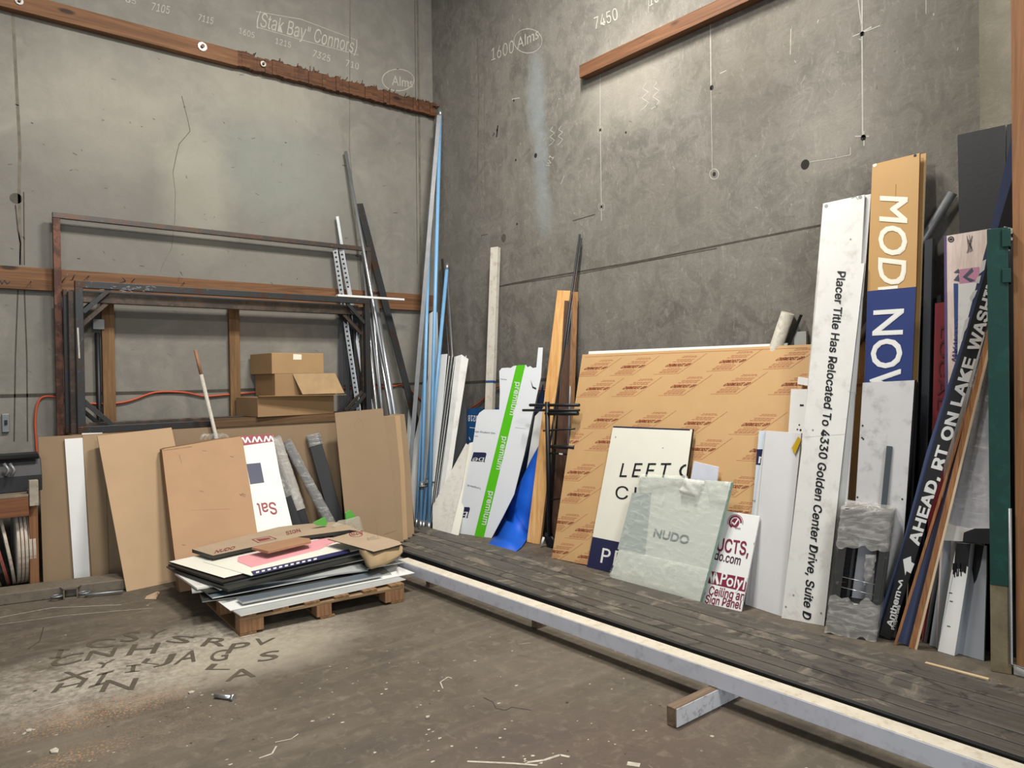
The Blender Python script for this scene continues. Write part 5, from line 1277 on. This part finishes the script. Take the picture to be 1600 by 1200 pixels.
def filmbox(name, A, ax, dp, up, f0, f1, amp, m, parent, seed=0, infl=.012):
    nu, nv = 16, 12; vs = []; ring_ = []
    c = A+ax/2+dp/2; per = []
    for s_, (p0, p1) in enumerate(((A, A+ax), (A+ax, A+ax+dp), (A+ax+dp, A+dp), (A+dp, A))):
        for i in range(nu): per.append(p0.lerp(p1, i/nu))
    N = len(per)
    for j in range(nv+1):
        f = f0+(f1-f0)*j/nv
        for i, p in enumerate(per):
            o_ = (p-c); o_.z = 0; o_.normalize()
            q = noise.noise(Vector((i*.45+seed, j*1.3, 2.2+seed)))*amp
            wob = noise.noise(Vector((i*.3, seed, 7)))*.06 if j in (0, nv) else 0
            pt = p+up*(f+wob)+o_*(infl+q)
            if pt.z < .003: pt.z = .003
            vs.append(pt)
    fs = [(j*N+i, j*N+(i+1) % N, (j+1)*N+(i+1) % N, (j+1)*N+i) for j in range(nv) for i in range(N)]
    if f1 >= 1: vs.append(c+up*f1+Vector((0, 0, .01))); fs += [(nv*N+i, nv*N+(i+1) % N, len(vs)-1) for i in range(N)]
    mb = MB(); mb.mesh(vs, fs, m, True); return mb.build(name, parent)
SF = film('stretch_wrap', .44, 'f2eee6')
filmbox('stretch_film', A, ax, dpt, leanv, .70, 1.01, .012, SF, r, 0); filmbox('stretch_film', A, ax, dpt, leanv, .0, .30, .009, SF, r, 4)
filmbox('stretch_film', A, ax, dpt, leanv, .28, .72, .003, film('thin_wrap', .06, 'cfcac0'), r, 9, .008)
o = film_sheet('film_tail', Plane(A-n*.03, n), [(1352, 866), (1370, 866), (1364, 900), (1350, 915)], .01, .012, SF, r, 8, 10, 2.0)

# white folded channels and wrapped bundle at the right
WG = M('aeb4bb', .45, .1, .04, 4, 0, 'blue_grey_side'); BP = M('17171b', .6, 0, .1, 6, 0, 'black_overspray')  # greyer tone for the sides of the white folded channel
pch = plane3(fl(1452, 1009), fl(1536, 1033), onx(1505, 842, -.42))
def chm(s0, s):
    s.poly([(1494, 845), (1537, 850), (1533, 880), (1530, 895), (1524, 912), (1520, 905), (1518, 890), (1510, 884), (1505, 893), (1500, 884), (1495, 890), (1491, 884)], BP, .001)
    for i in range(26): 
        u = R_.uniform(1490, 1528); s.line([(u, 880), (u+R_.uniform(-2, 2), 884+R_.uniform(4, 20))], .006, BP, .0012)
    for u, v in ((1483, 926), (1484, 939), (1480, 978), (1500, 976)): s.line([(u, v), (u+5, v+1)], .005, SD, .0014)
    s.line([(1493, 881), (1465, 1017)], .002, SL, .001)
r = thing('white_channel', pch.at(1490, 1020), 'white folded channel with black overspray on top, standing left of the green column', 'channel')
panel('front_face', None, None, pch.push(.05), [(1495, 848), (1517, 850), (1511, 900), (1491, 1028), (1465, 1018), (1484, 905)], .05, WHITE, WG, parent=r, marks=lambda a, s: chm(a, s))
panel('left_flange', None, None, pch, [(1476, 844), (1497, 847), (1484, 905), (1465, 1015), (1452, 1010)], .01, WG, WG, parent=r)
panel('right_flange', None, None, pch, [(1516, 849), (1541, 853), (1541, 900), (1537, 1035), (1494, 1024), (1508, 905)], .01, WG, WG, parent=r, marks=lambda a, s: s.poly([(1512, 850), (1538, 850), (1532, 884), (1526, 905), (1522, 912), (1519, 890)], BP, .0012))
panel('dark_channel', 'dark grey channel edge between the plywood strips and the white folded channel', 'channel', pch.push(-.03), [(1470, 843), (1478, 844), (1462, 930), (1448, 1007), (1443, 1003), (1455, 930)], .02, GREYM, STEEL)
r = thing('wrapped_bundle', pch.at(1510, 835), 'tall pale bundle wrapped in creased stretch film between the slanted sign and the green column', 'bundle')
pwb = pch.push(.03)
panel('core', None, None, pwb, [(1530, 560), (1548, 555), (1548, 838), (1476, 816), (1500, 700)], .08, M('c2c2c6', .4, 0, .04, 5, 0, 'bundle_core'), SL, parent=r)
film_sheet('stretch_film', pwb, [(1536, 500), (1550, 500), (1549, 834), (1475, 818)], .012, .012, film('bundle_wrap', .34, 'ececf0'), r, 18, 40, 6.0)
panel('foam_sleeve', None, None, pwb.push(.02), [(1473, 816), (1510, 826), (1546, 828), (1546, 842), (1510, 846), (1466, 844)], .10, WHITED, WHITED, parent=r)
panel('dark_flap', None, None, pwb.push(.045), [(1506, 832), (1522, 826), (1546, 826), (1546, 850), (1504, 846)], .01, BP, BP, parent=r)
# green column on concrete base
GC = M('124038', .45, 0, .08, 5, .1, 'green_column', '1d5248'); CB_ = concrete_wall('column_concrete', '85795c', '5f5642', 'a0957a', False)
a = fl(1548, 1049); b = fl(1581, 1055); pgc = Plane(a, (-1, -.15, 0))
w0 = a; w1 = b; zt = pgc.at(1560, 915).z; ztop_ = pgc.at(1560, 356).z
ax = (w1-w0); n = Vector((-ax.y, ax.x, 0)).normalized()
if n.dot(CAM-w0) > 0: n = -n
r = thing('green_column', (w0+w1)/2, 'dark green column on a bare concrete foot near the right edge', 'column')
mb = MB(); mb.box(w0+Vector((0, 0, .0)), ax, n*.11, Vector((0, 0, zt)), CB_); mb.build('concrete_foot', r, .004)
mb = MB(); mb.box(w0-n*.004+Vector((0, 0, zt)), ax, n*.115, Vector((0, 0, ztop_-zt)), GC); mb.build('green_upper', r, .003)
for zz_, hh in ((ztop_-.10, .09), (ztop_-.28, .07)):
    mb = MB(); mb.box(w0+ax*.72-n*.02+Vector((0, 0, zz_)), ax*.40, n*.12, Vector((0, 0, hh)), GC); mb.build('bracket', r, .002)
# timber post at the frame edge
RP_ = wood('7c5232', 'a5774e', 2, 3.2, name='redwood_post')
pf_ = fl(1590, 1060)
q0 = fl(1587, 1054); 
r = thing('timber_post', q0+Vector((0, -.1, 0)), 'tall orange-brown timber post cut by the right edge of the picture', 'post')
yy = onx(1583.5, 560, q0.x).y
mb = MB(); mb.box((q0.x, yy, .02), (0, -.16, 0), (.16, 0, 0), (0, 0, 4.6), RP_); mb.build('post', r, .004)
mb = MB(); mb.box((q0.x-.01, yy+.01, 0), (0, -.18, 0), (.18, 0, 0), (0, 0, .045), WHITED); o = mb.build('foot_block', r, .004); o['label'] = 'pale foot block'
mb = MB(); p1_ = onx(1583, 795, q0.x-.03); mb.tube([Vector((q0.x-.03, yy+.012, p1_.z)), Vector((q0.x-.03, yy+.012, .06)), Vector((q0.x-.04, yy-.10, .05))], .008, GREYM, 8); tag(mb.build('thin_conduit'), 'thin grey conduit running down the left edge of the timber post', 'conduit')
mb = MB(); mb.box((q0.x+.17, yy+.04, 1.05), (0, -.06, 0), (.03, 0, 0), (0, 0, 1.25), PLY); tag(mb.build('timber_strip'), 'brown timber strip in the gap between the green column and the timber post', 'timber')
bpy.data.objects['timber_strip'].location.z = 1.05

# ================================================================== LONG BOARDS ON THE FLOOR
def deckmat(i):
    t = NT('weathered_plank'); t.world_co(); 
    mp = t.node('ShaderNodeMapping'); t.L(t.co, mp.inputs[0]); mp.inputs['Location'].default_value = (i*3.1, i*1.7, 0); t.co = mp.outputs[0]
    g = t.noise(1.0, 8, .7, t.scaled((45, 1.2, 10)), .8); d = t.noise(2.3, 8, .7, None, 1.2)
    col = t.mix(t.ramp(g, .3, .75), lin('38342f'), lin('5e574e'))
    col = t.mix(t.math('MULTIPLY', t.ramp(d, .52, .64), .75), col, lin('857b6c'))
    col = t.mix(t.math('MULTIPLY', t.ramp(t.noise(4.2, 8, .7, None, .8), .56, .62), .8), col, lin('26231f'))
    col = t.mix(t.math('MULTIPLY', t.ramp(t.noise(9, 6, .7, None, .8), .64, .70), .5), col, lin('a19078'))
    t.bump(t.math('ADD', g, d), .4, .004)
    return t.out(col, t.ramp(d, .4, .7, (.45, .45, .45, 1), (.8, .8, .8, 1)))
xf = -1.775; wv = .0905; labs = ('first', 'second', 'third', 'fourth', 'fifth', 'sixth', 'seventh', 'eighth')
ys = (-2.02, -1.86, -1.78, -1.70, -1.62, -1.50, -1.42, -1.44)
for i in range(7):
    x = xf+i*(wv+.0035); y0_ = ys[i]; y1_ = -8.2
    zt_ = .0915+(.002*(i % 3)); ang = .0
    mb = MB(); dx = .0
    mb.box((x+.02, y0_, zt_), (wv, 0, 0), (0, 0, .046), (-.03-.0, y1_-y0_, 0), deckmat(i))
    o = mb.build('floor_plank', bevel=.003)
    tag(o, labs[i]+' long weathered dark plank counted from the white beam towards the wall', 'plank', 'long dark planks laid side by side')
# cross timbers
CT = M('d9dbe0', .6, 0, .06, 8, .15, 'chipped_white', '35322e'); CTW = wood('5c4a38', '8d7860', 0, 6, name='old_timber')
for i, (y, xl, lab) in enumerate(((-5.31, -2.32, 'timber bearer with chipped white paint sticking out from under the white beam'), (-2.75, -1.93, 'timber bearer under the far ends of the dark planks'), (-3.95, -1.93, 'timber bearer hidden under the middle of the dark planks'))):
    r = thing('timber_bearer', (xl+.6, y, 0), lab, 'timber')
    mb = MB(); mb.box((xl, y, .001), (1.25 if i == 0 else .82, .0, 0), (0, .05, 0), (0, 0, .086), CTW); mb.build('core', r, .003)
    if i == 0: mb = MB(); mb.box((xl+.004, y-.0032, .004), (1.2, 0, 0), (0, .003, 0), (0, 0, .080), CT); o = mb.build('painted_side', r); o['label'] = 'chipped white painted side'
WBM = M('d3d5de', .5, 0, .04, 5, .05, 'beam_white', 'a8a9b4'); WBT = M('d8cfbc', .55, 0, .08, 7, .08, 'beam_top_dusty', 'a8946f')
r = thing('white_beam', (-1.99, -5, .09), 'long white box beam running along the front of the dark planks', 'beam')
Ya, Yb = -2.47, -8.2; xa_, xb_ = -2.035, -1.985
mb = MB(); o0 = Vector((xa_, Ya, .0885)); L_ = Vector((.045, Yb-Ya, 0))
mb.box(o0, Vector((.095, 0, 0)), Vector((0, 0, .083)), L_, WBM)
s = Surf(mb, Plane((xa_, Ya, 0), Vector((-1, .045/5.73*-1, 0))))
mb.build('box_section', r, .003)
mb = MB(); mb.box(o0+Vector((.002, 0, .0832)), Vector((.091, 0, 0)), Vector((0, 0, .0015)), L_, WBT); o = mb.build('top_face', r); o['label'] = 'dusty stained top face'
# black strip added along the plank front to widen the dark band
mb = MB(); mb.box((-1.788, -2.1, .0895), (.028, 0, 0), (0, 0, .048), (-.028, -6.0, 0), INK); tag(mb.build('black_band_strip'), 'long black strip added as the dark band between the white beam and the planks', 'tube')
# pale strip and scraps
A = fl(1446, 1038); B = fl(1545, 1064); bar('pale_strip', 'thin pale wood strip lying on the floor between the planks and the white channels', 'strip', A+Vector((0, 0, .012)), B+Vector((0, 0, .012)), .022, .010, M('d2b88e', .7), face=Vector((0, 0, 1)))
A = fl(1556, 1072, .0); mb = MB(); mb.prism([fl(u, v, .012) for u, v in ((1550, 1066), (1564, 1068), (1580, 1078), (1572, 1080), (1558, 1072))], Vector((0, 0, -.01)), M('b39468', .8)); tag(mb.build('wood_chip'), 'small splintered wood chip beside the foot of the timber post', 'chip')
# bolt on the floor
A = fl(336, 1087, .012); B = fl(362, 1090, .012)
r = thing('bolt', (A+B)/2, 'silver bolt lying on the floor in front of the pallet', 'bolt')
mb = MB(); mb.tube([A, B], .011, ALU, 12); mb.build('shank', r)
mb = MB(); d = (B-A).normalized(); mb.tube([B, B+d*.014], .0185, ALU, 6); mb.build('head', r)
for u, v, sz in ((300, 1083, .02), (85, 1175, .03), (45, 1143, .02), (668, 1122, .015)):
    c = fl(u, v); mb = MB(); mb.prism([c+Vector((math.cos(k*1.26)*sz*R_.uniform(.5, 1), math.sin(k*1.26)*sz*R_.uniform(.5, 1), .008)) for k in range(5)], Vector((0, 0, -.006)), DUST)
    tag(mb.build('debris_chip'), {300: 'small pale chip on the floor left of the silver bolt', 85: 'pale bent scrap on the floor at the lower left', 45: 'pale chip at the left edge of the sawdust patch', 668: 'small pale chip in the middle of the open floor'}[u], 'debris')
